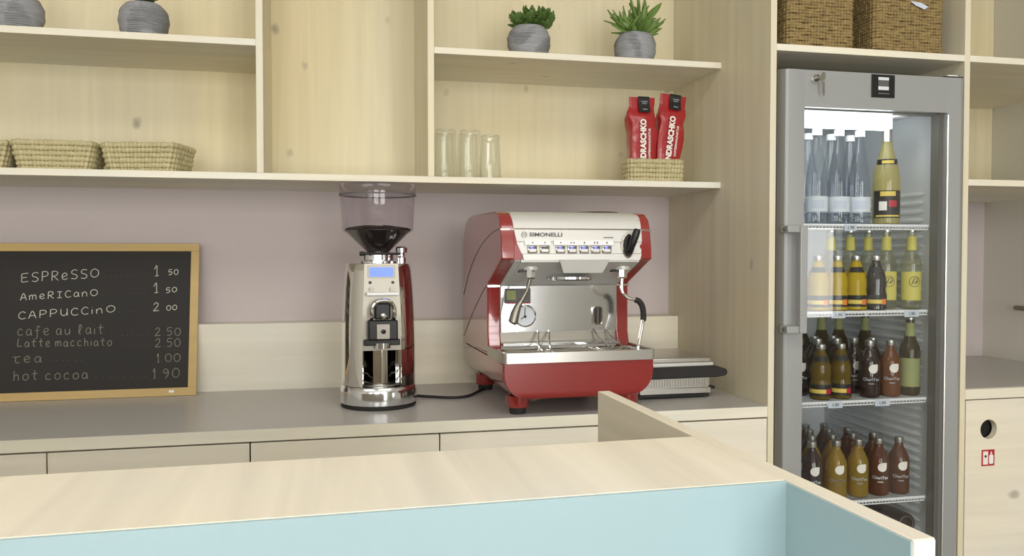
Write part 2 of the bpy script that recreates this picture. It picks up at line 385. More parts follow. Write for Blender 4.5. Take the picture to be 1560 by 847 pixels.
at(cb, 'body', 'dark', XR+TH+.002, 1.327, .03, .55, .08, .885, 0)
at(cb, 'plinth', 'gap', XR+TH+.002, 1.327, .04, .055, 0, .08, 0)
d = plate_hole(XR+TH+.003-.97, 1.325-.97, .085, .8895, .7185-.97, .7995, .0295, 0, .019).build('door', 'wood_door', cb, ang=30)
MB().lathe([(.0296, .0), (.0296, .018)], 28, c=(.7185-.97, .0195, .7995), T=Matrix.Rotation(R(90), 4, 'X')).build('hole_edge', 'wood_door', d)
sg = at(cb, 'safety_sticker', 'signred', .6945, .740, -.001, .0, .6885, .7375, 0)
s2 = MB().box(.699-.97, .7165-.97, -.0016, -.001, .693, .733); s2.build('sticker_panel', 'white', sg, smooth=False)
e = MB(); e.prism(rrect(.7205-.97, .7355-.97, .694, .722, .004), 'y', -.0016, -.001); e.box(.7255-.97, .7305-.97, -.0016, -.001, .722, .731); e.build('extinguisher_symbol', 'white', sg, smooth=False)
MB().lathe([(0, 0), (.004, 0)], 12, c=(.7075-.97, -.0018, .718), T=Matrix.Rotation(R(90), 4, 'X')).build('sticker_dot', 'blackprint', sg)

# ------------------------------------------------------------------ coffee counter
WL = -3.2
wt = thing('worktop', 'long grey topped spruce worktop under the coffee machine and grinder', 'worktop', (-1.5, 0, .9))
at(wt, 'top_surface', 'laminate', WL, -TH-.0005, .0, .610, .8992, .9, 0)
at(wt, 'board', 'wood_x', WL, -TH-.0005, 0, .610, .869, .8992, .001)
bs = tag(box('backsplash_board', 'wood_x', None, WL, -TH-.0005, .6107, YW-.002, .87, 1.1112, bevel=.001),
         'pale spruce backsplash board along the wall behind the coffee machine', 'backsplash')
seams = [-3.2, -2.787, -2.330, -1.873, -1.419, -.951, -.486, -TH-.001]
lab = ['pale spruce base cabinet at the far left end, below the chalkboard',
       'pale spruce base cabinet second from the left end of the counter',
       'pale spruce base cabinet whose door seam is leftmost under the chalkboard',
       'pale spruce base cabinet with grey knots below the chalkboard and its right side',
       'pale spruce base cabinet directly below the coffee grinder',
       'pale spruce base cabinet directly below the red espresso machine',
       'pale spruce base cabinet next to the fridge, seen past the bar end']
for i in range(len(seams)-1):
    a, b = seams[i], seams[i+1]; mid = (a+b)/2
    c_ = thing('base_cabinet', lab[i], 'cabinet', (mid, 0, 0), group='base cabinets under the coffee counter')
    at(c_, 'body', 'gap', a+.001, b-.001, .021, .58, .08, .868, 0)
    at(c_, 'plinth', 'gap', a+.001, b-.001, .05, .07, 0, .08, 0)
    at(c_, 'door', 'wood_door', a+.0018, b-.0018, 0, .019, .085, .8650, .0008)

# ------------------------------------------------------------------ bar in the foreground
bar = thing('bar_counter', 'spruce topped bar with light blue front in the foreground', 'bar', (-.8192, -1.4166, 0), R(1.2437))
box('top_board', 'wood_bar', bar, -2.6, -.0005, 0, .1875, 1.10, 1.12, bevel=.0008)
box('front_panel', 'blue', bar, -2.6, 0, -.004, 0, 0, 1.1193)
box('front_board', 'wood_bar', bar, -2.6, -.0005, .0, .019, 0, 1.10)
box('end_panel', 'wood_bar', bar, 0, .019, -.1658, .5077, 0, 1.12, bevel=.0008)
box('end_facing', 'blue', bar, -.0016, 0, -.1650, -.004, 0, 1.1185)
box('lit_end_strip', 'whiteedge', bar, .0004, .0186, -.1664, -.1657, 0, 1.1185)  # end grain painted white for the window light falling on it
box('inner_shelf', 'wood_bar', bar, -2.6, -.0005, .019, .1875, .72, .74)

# ------------------------------------------------------------------ fridge
FX0, FX1 = .008, .607
fr = thing('drinks_fridge', 'tall silver grey glass-door drinks fridge stocked with bottles', 'fridge', (.3075, 0, 0))
def fat(name, mat, x0, x1, y0, y1, z0, z1, bevel=0, par=None): return (lambda o: o)(box(name, mat, par or fr, x0-.3075, x1-.3075, y0, y1, z0, z1, bevel=bevel))
cb_ = MB()
for a in ((FX0, .05, .034, .64, .06, 1.835), (.56, FX1, .034, .64, .06, 1.835), (.05, .56, .034, .64, 1.765, 1.835), (.05, .56, .034, .64, .06, .36), (.05, .56, .60, .64, .36, 1.765)):
    cb_.box(a[0]-.3075, a[1]-.3075, *a[2:])
cb_.build('cabinet_body', 'fridge', fr, smooth=False)
fat('plinth', 'black', FX0+.01, FX1-.01, .06, .62, 0, .06)
ln = MB(); L0, L1, Z0, Z1 = .052-.3075, .558-.3075, .362, 1.763
for a in ((L0, L0+.006, .036, .595, Z0, Z1), (L1-.006, L1, .036, .595, Z0, Z1), (L0, L1, .589, .5985, Z0, Z1), (L0, L1, .036, .595, Z0, Z0+.006), (L0, L1, .036, .595, Z1-.006, Z1)): ln.box(*a)
lin = ln.build('liner', 'liner', fr, smooth=False)
rb = MB(); z = .40
while z < 1.52:
    for sx in (1,):
        xx = L1-.006
        rb.tube([(xx, .085, z), (xx, .10, z), (xx, .54, z), (xx, .56, z)], [.002, .0085, .0085, .002], 8)
    z += .0265
rbo = rb.build('wall_ribs', 'liner', lin); rbo['kind'] = 'stuff'
rb = MB(); z = .40
while z < 1.52:
    xx = L0+.006; rb.tube([(xx, .085, z), (xx, .10, z), (xx, .54, z), (xx, .56, z)], [.002, .0085, .0085, .002], 8); z += .0265
rbo = rb.build('wall_ribs', 'liner', lin); rbo['kind'] = 'stuff'
# door: profile frame, pane, handle
fz0, fz1 = .10, 1.845; gx0, gx1, gz0, gz1 = .0755, .541, .30, 1.742
df = MB(); o_ = -.3075
prof = [(.004+o_, .030), (.003+o_, -.002), (.008+o_, -.010), (.0245+o_, -.021), (.0445+o_, -.022), (gx0+o_, -.020), (gx0+o_, .030)]
df.prism(prof, 'z', fz0, fz1)
df.prism([(gx1+o_, .030), (gx1+o_, -.020), (.585+o_, -.022), (.594+o_, -.018), (.598+o_, -.010), (.598+o_, .030)], 'z', fz0, fz1)
df.box(gx0+o_, gx1+o_, -.020, .030, gz1, fz1); df.box(gx0+o_, gx1+o_, -.020, .030, fz0, gz0)
dr = df.build('door', 'fridge', fr, ang=25)
MB().prism([(.0030+o_, .0295), (.0020+o_, -.0025), (.0072+o_, -.0112), (.0170+o_, -.0176), (.0175+o_, -.0165), (.0085+o_, -.009), (.0045+o_, -.0015), (.0045+o_, .0295)], 'z', fz0, fz1-.0005).build('door_edge_profile', 'fridge_side', dr, ang=60)
box('pane', 'pane', dr, gx0+o_-.002, gx1+o_+.002, -.004, -.001, gz0-.002, gz1+.002)
gk = MB()
gk.box(gx0+o_, gx0+o_+.004, .004, .03, gz0, gz1); gk.box(gx1+o_-.014, gx1+o_, -.003, .0305, gz0, gz1); gk.box(gx0+o_, gx1+o_, .004, .03, gz1-.004, gz1)
gk.build('pane_gasket', 'fridge_side', dr, smooth=False)
MB().tube([(gx1+o_+.001, -.0205, 1.735), (gx1+o_+.001, -.0205, gz0)], .0035, 8).build('bright_trim', 'steel', dr)
hd = MB(); hd.box(.040+o_, .062+o_, -.064, -.050, 1.110, 1.408)
hd.box(.004+o_, .050+o_, -.058, -.021, 1.389, 1.408); hd.box(.004+o_, .050+o_, -.058, -.021, 1.110, 1.130)
hd.build('handle', 'fridge', dr, bevel=.0015)
MB().tube([(.0035+o_, -.04, 1.398), (.0015+o_, -.04, 1.398)], .006, 12).build('screw_cap', 'fridge_side', dr)
MB().tube([(.0035+o_, -.04, 1.12), (.0015+o_, -.04, 1.12)], .006, 12).build('screw_cap', 'fridge_side', dr)
ctl = fat('control_panel', 'black', .286, .361, -.0235, -.020, 1.777, 1.842, .001)
box('control_screen', 'greyprint', ctl, .306+o_, .340+o_, -.0245, -.0232, 1.797, 1.835)
box('control_label', 'paper', ctl, .306+o_, .340+o_, -.0249, -.0244, 1.826, 1.834)
box('control_label', 'paper', ctl, .306+o_, .340+o_, -.0249, -.0244, 1.798, 1.808)
box('control_label', 'greyprint', ctl, .306+o_, .342+o_, -.0249, -.0232, 1.786, 1.790)
lk = MB().lathe([(0, .0), (.009, 0), (.0105, .004), (.0105, .012), (0, .012)], 18, c=(.1035+o_, -.020, 1.821), T=Matrix.Rotation(R(90), 4, 'X')).build('door_lock', 'chrome', fr)
ky = MB(); T_ = Matrix.Translation((.1035+o_, -.034, 1.821))
ky.prism([(.1035+o_+a, 1.821+b) for a, b in ((0, -.004), (.012, .014), (.019, .012), (.018, -.006), (.008, -.012))], 'y', -.047, -.045)
ky.prism([(.1035+o_+a, 1.821+b) for a, b in ((.012, -.012), (.018, -.012), (.019, -.045), (.016, -.052), (.013, -.040))], 'y', -.044, -.042)
ky.box(.1025+o_, .1055+o_, -.046, -.030, 1.818, 1.824); ky.build('key', 'steel_dark', lk, smooth=False)
fat('top_hinge', 'black', .535, .598, -.014, .03, 1.845, 1.850)
fat('hinge_cover', 'whiteplastic', .545, .578, -.016, .02, 1.850, 1.8535, .001)
fat('interior_lamp', 'tube', .085, .40, .038, .080, 1.700, 1.746)
MB().box(.08-.3075, .405-.3075, .036, .09, 1.748, 1.7565).build('lamp_housing', 'liner', fr, smooth=False)
MB().lathe([(0, 0), (.022, 0), (.020, .016), (0, .02)], 20, c=(.45+o_, .07, 1.74)).build('door_switch', 'whiteplastic', fr)
def wire_shelf(z):
    m = MB(); a, b = L0+.007, L1-.007
    m.tube([(a, .04, z-.003), (b, .04, z-.003)], .0044, 8); m.tube([(a, .57, z-.003), (b, .57, z-.003)], .003, 6); m.tube([(a, .30, z-.006), (b, .30, z-.006)], .003, 6)
    k = 44
    for i in range(k+1):
        x = a+.003+(b-a-.006)*i/k; m.tube([(x, .040, z-.0135), (x, .037, z-.008), (x, .040, z-.0015), (x, .57, z-.0015)], .0013, 5)
    m.tube([(a, .041, z-.0135), (b, .041, z-.0135)], .0022, 6)
    return m.build('wire_shelf', 'wire', fr)
SZ = (1.4165, 1.161, .897, .598)
for z in SZ: wire_shelf(z)
fat('base_tray', 'liner', .06, .55, .05, .58, .455, .467)
def price(x0, x1, z, s):
    t_ = thing('price_tag', s[1], 'tag', ((x0+x1)/2, .0365, z), group='price tags on the fridge shelves')
    w_ = (x1-x0)/2
    MB().box(-w_, w_, -.0012, 0, -.0185, 0).build('card', 'tag', t_, smooth=False)
    text(s[0], .0125, 'greyprint', t_, (0, -.0016, -.0095), sx=1.1, bold=.0002)
    return t_
price(.244, .284, SZ[0]-.0005, ('1,90', 'small price tag on the edge of the top fridge shelf'))
price(.204, .250, SZ[1]-.0005, ('1,90', 'small price tag on the left of the second fridge shelf edge'))
price(.448, .498, SZ[1]-.0005, ('1,90', 'small price tag on the right of the second fridge shelf edge'))
price(.196, .244, SZ[2]-.0005, ('1,90', 'small price tag on the left of the third fridge shelf edge'))
price(.352, .402, SZ[2]-.0005, ('1,90', 'small price tag on the right of the third fridge shelf edge'))

# ------------------------------------------------------------------ bottles in the fridge
def label_arc(r, z0, z1, a0, a1, name, mat, par, n=12):
    return MB().lathe([(r+.0004, z0), (r+.0004, z1)], n, a0=R(a0), a1=R(a1)).build(name, mat, par, fix=False)
FACE = -32      # degrees: bottles seen from the left, labels turned towards the room
def water_bottle(label, loc, rz=0):
    t = thing('water_bottle', label, 'bottle', loc, R(rz), group='blue tinted water bottles on the top fridge shelf'); r = .032
    MB().lathe([(0, .004), (.022, 0), (.030, .004), (r, .02), (r, .125), (.0305, .15), (.026, .18), (.019, .215), (.0135, .25), (.012, .268), (.012, .28)], 22).build('body', 'water', t)
    MB().lathe([(0, .278), (.0145, .278), (.0145, .296), (.0135, .298), (0, .298)], 18).build('cap', 'whiteplastic', t)
    MB().lathe([(r+.0005, .04), (r+.0005, .088)], 22).build('label', 'paper', t)
    label_arc(r+.0004, .05, .075, -60, 10, 'label_print', 'tag', t)
    return t
wb = water_bottle('clear water bottle with white cap, leftmost on the top fridge shelf', (.193, .10, SZ[0]))
for (x, y, l_) in ((.268, .102, 'clear water bottle with white cap, middle of the front row on the top fridge shelf'),
                   (.340, .104, 'clear water bottle with white cap beside the yellow cider bottle'),
                   (.300, .19, 'clear water bottle in the second row, between the middle and right front ones'), (.374, .20, 'clear water bottle in the second row, next to the cider bottle'), (.22, .19, 'clear water bottle in the second row, between the left and middle front ones')):
    dup(wb, (x, y, SZ[0]), label=l_)
for q_ in [o for o in bpy.data.objects if o.name.startswith('water_bottle')]: q_.scale = (1, 1, .955)
t = thing('cider_bottle', 'tall pale yellow cider bottle with dark neck band and picture label', 'bottle', (.438, .11, SZ[0]), R(FACE+10))
MB().lathe([(0, .006), (.03, 0), (.038, .006), (.0395, .02), (.0395, .135), (.036, .165), (.027, .20), (.017, .235), (.0145, .26), (.0145, .29), (0, .29)], 24).build('body', 'cider', t)
MB().lathe([(.0155, .255), (.0155, .292), (0, .293)], 18).build('cap', 'lidmetal', t)
label_arc(.0397, .022, .105, -75, 55, 'label', 'blackprint', t)
label_arc(.0401, .055, .075, -5, 30, 'label_apple', 'signred', t, 8)
label_arc(.0401, .045, .072, -45, -12, 'label_print', 'white', t, 8)
label_arc(.0401, .088, .102, -40, 25, 'label_title', 'gold', t, 8)
label_arc(.0401, .026, .031, -60, 45, 'label_line', 'gold', t, 8)
label_arc(.0305, .182, .200, -75, 60, 'neck_band', 'blackprint', t)
label_arc(.0312, .187, .196, -40, 25, 'neck_badge', 'gold', t)

def tulip(name, liq, label, loc, group, labmat='blackprint', rz=FACE):
    t = thing(name, label, 'bottle', loc, R(rz), group=group); r = .0312
    MB().lathe([(0, .004), (.026, 0), (.0315, .004), (r, .012), (r, .048), (.0285, .062), (.031, .075), (.0295, .095), (.0235, .118), (.0155, .138), (.0125, .146), (.0125, .152)], 22).build('body', liq, t)
    MB().lathe([(.0135, .149), (.0142, .151), (.0142, .162), (.013, .1635), (0, .1635)], 18).build('cap', 'lidmetal', t)
    label_arc(r, .012, .046, -90, 90, 'label', labmat, t)
    label_arc(r+.0003, .020, .032, -85, 30, 'label_stripe', 'gold', t)
    label_arc(r+.0006, .018, .034, 30, 62, 'label_fruit', 'orange' if liq != 'apple' else 'signred', t, 6)
    MB().lathe([(.0262, .114), (.0205, .13)], 14, a0=R(-50), a1=R(60)).build('neck_label', labmat, t)
    return t
gj = 'small juice bottles at the front of the second fridge shelf'
tulip('juice_bottle', 'juice', 'yellow juice bottle leftmost on the second fridge shelf, behind the door reflection', (.194, .09, SZ[1]), gj)
tulip('juice_bottle', 'juice', 'yellow juice bottle with orange label detail, second from left on the second fridge shelf', (.258, .09, SZ[1]), gj)
tulip('juice_bottle', 'juice', 'bright yellow juice bottle directly left of the near-black bottle', (.322, .09, SZ[1]), gj)
tulip('juice_bottle', 'darkjuice', 'near-black juice bottle with silver cap on the second fridge shelf', (.390, .09, SZ[1]), gj)
ga = 'olive gold drink bottles on the third fridge shelf'
tulip('apple_drink_bottle', 'apple', 'olive gold drink bottle with black and yellow band, leftmost on the third fridge shelf', (.206, .09, SZ[2]), ga)
tulip('apple_drink_bottle', 'apple', 'olive gold drink bottle with black and yellow band, left of the dark tea bottle', (.275, .092, SZ[2]), ga)

def longneck(liq, label, loc, group, h=.245, lab='yellowlabel', neck='yellowlabel', emblem=True, rz=FACE, r=.030):
    t = thing('longneck_bottle', label, 'bottle', loc, R(rz), group=group)
    MB().lathe([(0, .004), (.024, 0), (r-.001, .004), (r, .012), (r, .135), (.0275, .15), (.019, .168), (.0145, .185), (.0125, .21), (.0125, h-.006)], 22).build('body', liq, t)
    MB().lathe([(.0138, h-.008), (.0142, h-.002), (.012, h), (0, h)], 18).build('cap', 'lidmetal', t)
    l_ = label_arc(r, .028, .115, -70, 70, 'label', lab, t)
    MB().lathe([(.0155, .180), (.0133, .222)], 12, a0=R(-75), a1=R(75)).build('neck_label', neck, t)
    if emblem:
        e = MB()
        for rr in (.0155,):
            pts = [(0+rr*math.cos(2*PI*k/24), 0, .085+rr*math.sin(2*PI*k/24)) for k in range(24)]
            pts = [((r+.001)*math.sin(p[0]/r+.25), -(r+.001)*math.cos(p[0]/r+.25), p[2]) for p in pts]
            e.tube(pts, .0009, 5, closed=True)
        f = [(-.008, .078), (-.002, .094), (.006, .096), (.009, .086), (.002, .078), (.004, .088), (-.002, .080)]
        e.tube([((r+.001)*math.sin(a/r+.25), -(r+.001)*math.cos(a/r+.25), b) for a, b in f], .0016, 5)
        e.build('label_emblem', 'greyprint', t)
    return t
gl = 'clear long-necked bottles with yellow labels on the second fridge shelf'
lb = longneck('lemonade', 'clear long-necked bottle with yellow label and round emblem, right of the near-black bottle', (.452, .125, SZ[1]), gl)
dup(lb, (.517, .095, SZ[1]), label='clear long-necked bottle with yellow label and round emblem, rightmost on the second fridge shelf')
for (x, y, w_) in ((.378, .20, 'behind the gap left of the near-black bottle'), (.443, .20, 'directly behind the near-black bottle'), (.508, .20, 'behind the two yellow-labelled front bottles'), (.31, .20, 'behind the yellow juice bottles')):
    dup(lb, (x, y, SZ[1]), label='clear long-necked bottle '+w_)
longneck('olive', 'green-brown long-necked bottle with olive label, rightmost on the third fridge shelf', (.516, .095, SZ[2]), 'brown long-necked bottles on the third fridge shelf', h=.24, lab='greenlabel', neck='greenlabel', emblem=False)
ob = longneck('olive', 'green-brown long-necked bottle standing in the rear row of the third fridge shelf', (.508, .30, SZ[2]), 'rear brown long-necked bottles on the third fridge shelf', h=.24, lab='greenlabel', neck='greenlabel', emblem=False)
for x, w_ in ((.375, 'above the dark tea bottle'), (.44, 'between the dark and the amber tea bottle'), (.30, 'above the olive gold bottles')):
    dup(ob, (x, .345, SZ[2]), label='rear green-brown long-necked bottle rising '+w_)

def tea_bottle(liq, label, loc, group, rz=FACE, sign=True):
    t = thing('tea_bottle', label, 'bottle', loc, R(rz), group=group); r = .0305
    MB().lathe([(0, .004), (.025, 0), (r-.001, .003), (r, .010), (r, .100), (.0285, .113), (.021, .130), (.0135, .143), (.0118, .150), (.0118, .156)], 22).build('body', liq, t)
    MB().lathe([(.0128, .154), (.0136, .156), (.0136, .170), (.0125, .1715), (0, .1715)], 18).build('cap', 'lidmetal', t)
    if sign:
        e = MB(); pts = arc(0, 0, .0135, 90, 270, 10)+arc(0, 0, .0135, 270, 360, 5)+[(.0135, .0135)]
        vs = [((r+.0008)*math.sin(a/r+.30), -(r+.0008)*math.cos(a/r+.30), .088+b) for a, b in [(0, 0)]+pts]
        e.add(vs, [(0, k, k+1) for k in range(1, len(vs)-1)]+[(0, len(vs)-1, 1)]); e.build('leaf_emblem', 'white', t, fix=False, smooth=False)
        tx = text('ChariTea', .0125, 'paper', t, (0, 0, .056), bold=.0003)
        for v in tx.data.vertices:
            a = v.co.x/r+.12; v.co.x = (r+.0012)*math.sin(a); v.co.y = -(r+.0012)*math.cos(a)
        tx = text('mate', .008, 'paper', t, (0, 0, .044), bold=.0002)
        for v in tx.data.vertices:
            a = v.co.x/r+.12; v.co.x = (r+.0012)*math.sin(a); v.co.y = -(r+.0012)*math.cos(a)
    return t
g3 = 'tea bottles with white leaf emblem on the third fridge shelf'
tea_bottle('darkglass', 'dark tea bottle with white emblem in the middle of the third fridge shelf', (.372, .09, SZ[2]), g3)
tea_bottle('amber', 'amber tea bottle with white emblem between the dark tea and the olive-labelled bottle', (.445, .092, SZ[2]), g3)
bk = tea_bottle('darkglass', 'dark silver-capped bottle second in depth, left of the dark tea bottle', (.31, .165, SZ[2]), 'rear dark bottles on the third fridge shelf')
for (x, y, w_) in ((.375, .17, 'directly behind the dark tea bottle'), (.437, .165, 'directly behind the amber tea bottle'), (.247, .17, 'behind the two olive gold bottles'), (.28, .24, 'three rows deep, left of the dark tea bottle'), (.35, .245, 'three rows deep, right of the dark tea bottle'), (.183, .17, 'behind the leftmost olive gold bottle'), (.19, .25, 'three rows deep at the left end')):
    dup(bk, (x, y, SZ[2]), label='dark silver-capped bottle '+w_+', third fridge shelf', group='rear dark bottles on the third fridge shelf')
g4 = 'tea bottles in the front row of the lowest visible fridge shelf'
for x, lq, l_ in ((.180, 'darkglass', 'near-black tea bottle leftmost on the lowest fridge shelf in view'),
                  (.262, 'yellowtea', 'yellow tea bottle next to the near-black one on the lowest fridge shelf in view'),
                  (.336, 'yellowtea', 'yellow tea bottle in the middle of the lowest fridge shelf in view'),
                  (.407, 'brown', 'red-brown tea bottle between the yellow and the rightmost bottle, lowest fridge shelf in view'),
                  (.478, 'brown', 'red-brown tea bottle rightmost on the lowest fridge shelf in view')):
    q = tea_bottle(lq, l_, (x, .09, SZ[3]), g4)
    if lq == 'darkglass' or x == .262 or x == .407: (globals().__setitem__('src_'+lq, q))
for x, y, lq in ((.225, .162, 'yellowtea'), (.298, .165, 'yellowtea'), (.372, .168, 'brown'), (.443, .165, 'brown'),
                 (.200, .24, 'darkglass'), (.268, .242, 'darkglass'), (.335, .24, 'brown'), (.405, .243, 'brown'),
                 (.235, .32, 'darkglass'), (.302, .318, 'brown'), (.372, .32, 'brown'), (.16, .17, 'darkglass')):
    kind = {'yellowtea': 'yellow', 'brown': 'red-brown', 'darkglass': 'near-black'}[lq]
    row = {.16: 'second', .17: 'second', .24: 'third', .32: 'fourth'}[round(y, 2) if round(y, 2) in (.16, .17, .24, .32) else .17]
    side = 'far left' if x < .24 else 'left of centre' if x < .31 else 'right of centre' if x < .38 else 'right'
    dup(globals()['src_'+lq], (x, y, SZ[3]), label='%s tea bottle in the %s row, %s, lowest fridge shelf in view' % (kind, row, side), group='%s tea bottles in the rear rows of the lowest visible shelf' % kind)
# lying bottles at the bottom
ly = thing('lying_bottle', 'dark bottle lying with its round base forward at the fridge bottom, rightmost one', 'bottle', (.500, .08, .5005), group='bottles lying at the fridge bottom')
MB().lathe([(0, .006), (.022, .002), (.030, 0), (.033, .006), (.033, .15), (.02, .19), (.013, .21), (.013, .245), (0, .245)], 22, T=Matrix.Rotation(R(-90), 4, 'X')).build('body', 'darkglass', ly)
MB().lathe([(.0255, .0), (.024, -.0012), (.0225, .0)], 22, T=Matrix.Rotation(R(-90), 4, 'X')).build('base_ring', 'fridge_side', ly)
dup(ly, (.425, .08, .5005), label='dark bottle lying with its round base forward at the fridge bottom, second from right')
dup(ly, (.350, .08, .5005), label='dark bottle lying with its round base forward at the fridge bottom, third from right')

# ------------------------------------------------------------------ chalkboard
HB = .4745
xr, xl = -1.624, -2.324
lean = math.atan(.226)
cbd = thing('chalkboard_menu', 'chalkboard menu in a pine frame leaning on the wall behind the counter', 'chalkboard', (xr, .5535, .9), 0)
TB = Matrix.Rotation(-lean, 4, 'X')
def B3(u_, v_, d=0): return TB @ Vector((u_, d, v_))
def bframe(u0, u1, v0, v1, d0, d1): return MB().box(u0, u1, d0, d1, v0, v1, TB)
FWd = .0245
bframe(-.70+FWd, -FWd, FWd, HB-FWd, .002, .0065).build('slate', 'chalkboard', cbd, smooth=False)
bframe(-.70, 0, 0, FWd, -.004, .008).build('frame_rail', 'pine', cbd, bevel=.001)
bframe(-.70, 0, HB-FWd, HB, -.004, .008).build('frame_rail', 'pine', cbd, bevel=.001)
bframe(-.70, -.70+FWd, FWd, HB-FWd, -.004, .008).build('frame_stile', 'pine', cbd, bevel=.001)
bframe(-FWd, 0, FWd, HB-FWd, -.004, .008).build('frame_stile', 'pine', cbd, bevel=.001)
bframe(-.078, -.064, .010, .017, -.005, -.0038).build('maker_plate', 'whiteplastic', cbd, smooth=False)
G = {  # hand-drawn chalk letters, unit cell, strokes of points
 'E': ['.8,.95 .1,.9 .08,.5 .1,.05 .8,.08', '.1,.5 .65,.52'],
 'S': ['.8,.9 .45,1 .15,.85 .2,.6 .6,.48 .8,.25 .55,.02 .1,.1'],
 'P': ['.12,0 .14,1', '.14,1 .6,.98 .8,.75 .6,.5 .14,.45'],
 'R': ['.12,0 .14,1', '.14,1 .6,.98 .78,.76 .55,.52 .14,.48', '.3,.48 .85,0'],
 'e': ['.15,.3 .6,.38 .72,.55 .45,.72 .18,.5 .2,.15 .5,.0 .8,.12'],
 'B': ['.2,.35 .75,.55 .6,.95 .3,.95 .14,.5 .25,.08 .55,.0 .88,.12'],
 'O': ['.5,.95 .15,.75 .12,.3 .45,.05 .82,.25 .85,.7 .5,.95'],
 'A': ['.05,0 .45,1 .85,0', '.2,.35 .72,.38'],
 'm': ['.05,.62 .1,.0', '.1,.45 .3,.66 .42,.5 .42,.0', '.42,.45 .65,.66 .8,.5 .84,.0'],
 'r': ['.15,.65 .2,.0', '.2,.4 .45,.65 .7,.6'],
 'i': ['.4,.6 .42,.0', '.4,.85 .42,.88'],
 'c': ['.75,.55 .45,.68 .18,.4 .3,.05 .8,.08'],
 'a': ['.72,.55 .4,.66 .15,.35 .3,.03 .65,.15 .74,.6 .76,.1 .9,.02'],
 'n': ['.12,.62 .15,.0', '.15,.4 .42,.66 .68,.5 .72,.0'],
 'o': ['.5,.66 .2,.5 .2,.12 .5,.0 .8,.2 .75,.55 .5,.66'],
 'C': ['.85,.8 .5,.98 .15,.65 .2,.2 .5,.02 .88,.1'],
 'U': ['.12,.95 .14,.3 .4,.02 .7,.15 .8,.5 .8,.95', '.8,.5 .85,.02'],
 'L': ['.2,1 .12,.5 .1,.06 .8,.05'],
 'N': ['.12,.0 .12,.75', '.12,.55 .4,.8 .75,.6 .8,.0'],
 'f': ['.75,.85 .5,1 .4,.6 .42,-.2 .2,-.3', '.15,.5 .7,.52'],
 'u': ['.15,.6 .2,.15 .45,.0 .7,.2 .74,.6 .78,.05'],
 'l': ['.4,.2 .65,.8 .5,1 .35,.7 .35,.1 .6,.0'],
 't': ['.45,1 .42,.15 .7,.02', '.1,.62 .8,.66'],
 'h': ['.2,1 .2,.0', '.2,.4 .5,.62 .7,.45 .74,.0'],
 'T': ['.1,.66 .85,.7', '.4,.68 .35,.2 .5,.02 .8,.05'],
 '0': ['.5,.95 .15,.7 .15,.25 .45,.03 .8,.2 .85,.7 .5,.95'],
 '1': ['.2,.65 .55,1 .55,.05', '.3,.0 .8,.02'],
 '2': ['.15,.75 .45,.98 .75,.78 .5,.4 .12,.05 .85,.06'],
 '5': ['.85,.95 .3,.95 .22,.55 .6,.6 .8,.35 .55,.05 .15,.08'],
 '9': ['.75,.75 .45,.95 .2,.7 .45,.48 .75,.7 .7,.3 .4,.0'],
 '.': ['.45,.05 .5,.06'], '-': ['.3,.02 .42,.02'],
}
G['I'] = ['.5,.9 .48,.05', '.2,.92 .8,.9', '.2,.04 .8,.06']
def px2b(px, py):
    """place on the board, read off a squared sketch of it 304 wide and 226 high"""
    yb = 610-9*(px-3)/297.; yt = 373+2*(px-3)/305.; xr_ = 308-8*(py-375)/226.
    return (px-xr_)/547., (yb-py)/(yb-yt)*HB
def chalk(word, x0, y0, x1, y1, h, name, mat, r=.0012, gap=.12):
    m = MB(); n = len(word); wds = [(.45 if ch in ' .-i1' else 1.15 if ch in 'mO' else 1) for ch in word]; tot = sum(wds); x = 0
    for ch, wd in zip(word, wds):
        if ch != ' ':
            jit = random.uniform(-.04, .04)
            for st in G[ch]:
                pts = [tuple(map(float, q.split(','))) for q in st.split()]; out = []
                for a, b in pts:
                    t_ = (x+(a*(1-gap)+gap/2)*wd)/tot; px = x0+(x1-x0)*t_; py = y0+(y1-y0)*t_ - (b+jit)*h
                    uu, vv = px2b(px, py); out.append((uu, 0, vv))
                sp = smooth_path(out, 4); m.tube([TB @ (q+Vector((0, .0020, 0))) for q in sp], r, 4)
        x += wd
    return m.build(name, mat, cbd, smooth=False)
Z = lambda x, y: (x/3.256, 360+y/3.256)
def line(word, a, b, c, d, h, mat, r=.0012): 
    (p0, q0), (p1, q1) = Z(a, b), Z(c, d); chalk(word, p0, q0, p1, q1, h/3.256, 'chalk_writing', mat, r)
line('ESPReSSO', 95, 237, 488, 213, 46, 'chalk'); line('1', 755, 207, 795, 205, 52, 'chalk'); line('50', 832, 204, 892, 200, 28, 'chalk')
line('AmeRICanO', 92, 325, 482, 304, 34, 'chalk'); line('1', 750, 294, 795, 292, 48, 'chalk'); line('50', 818, 292, 884, 288, 26, 'chalk')
line('CAPPUCCinO', 82, 418, 572, 385, 36, 'chalk'); line('2', 752, 381, 795, 378, 42, 'chalk'); line('00', 822, 378, 884, 374, 26, 'chalk')
line('cafe au lait', 80, 498, 515, 490, 46, 'chalk_faint'); line('2.50', 760, 502, 904, 500, 40, 'chalk_faint')
line('Latte macchiato', 85, 552, 555, 548, 38, 'chalk_faint'); line('2.50', 762, 557, 902, 555, 42, 'chalk_faint')
line('Tea', 62, 630, 215, 624, 42, 'chalk_faint'); line('1.00', 772, 630, 902, 627, 42, 'chalk_faint')
line('hot cocoa', 66, 712, 440, 704, 44, 'chalk_faint'); line('1.90', 752, 708, 898, 700, 48, 'chalk_faint')
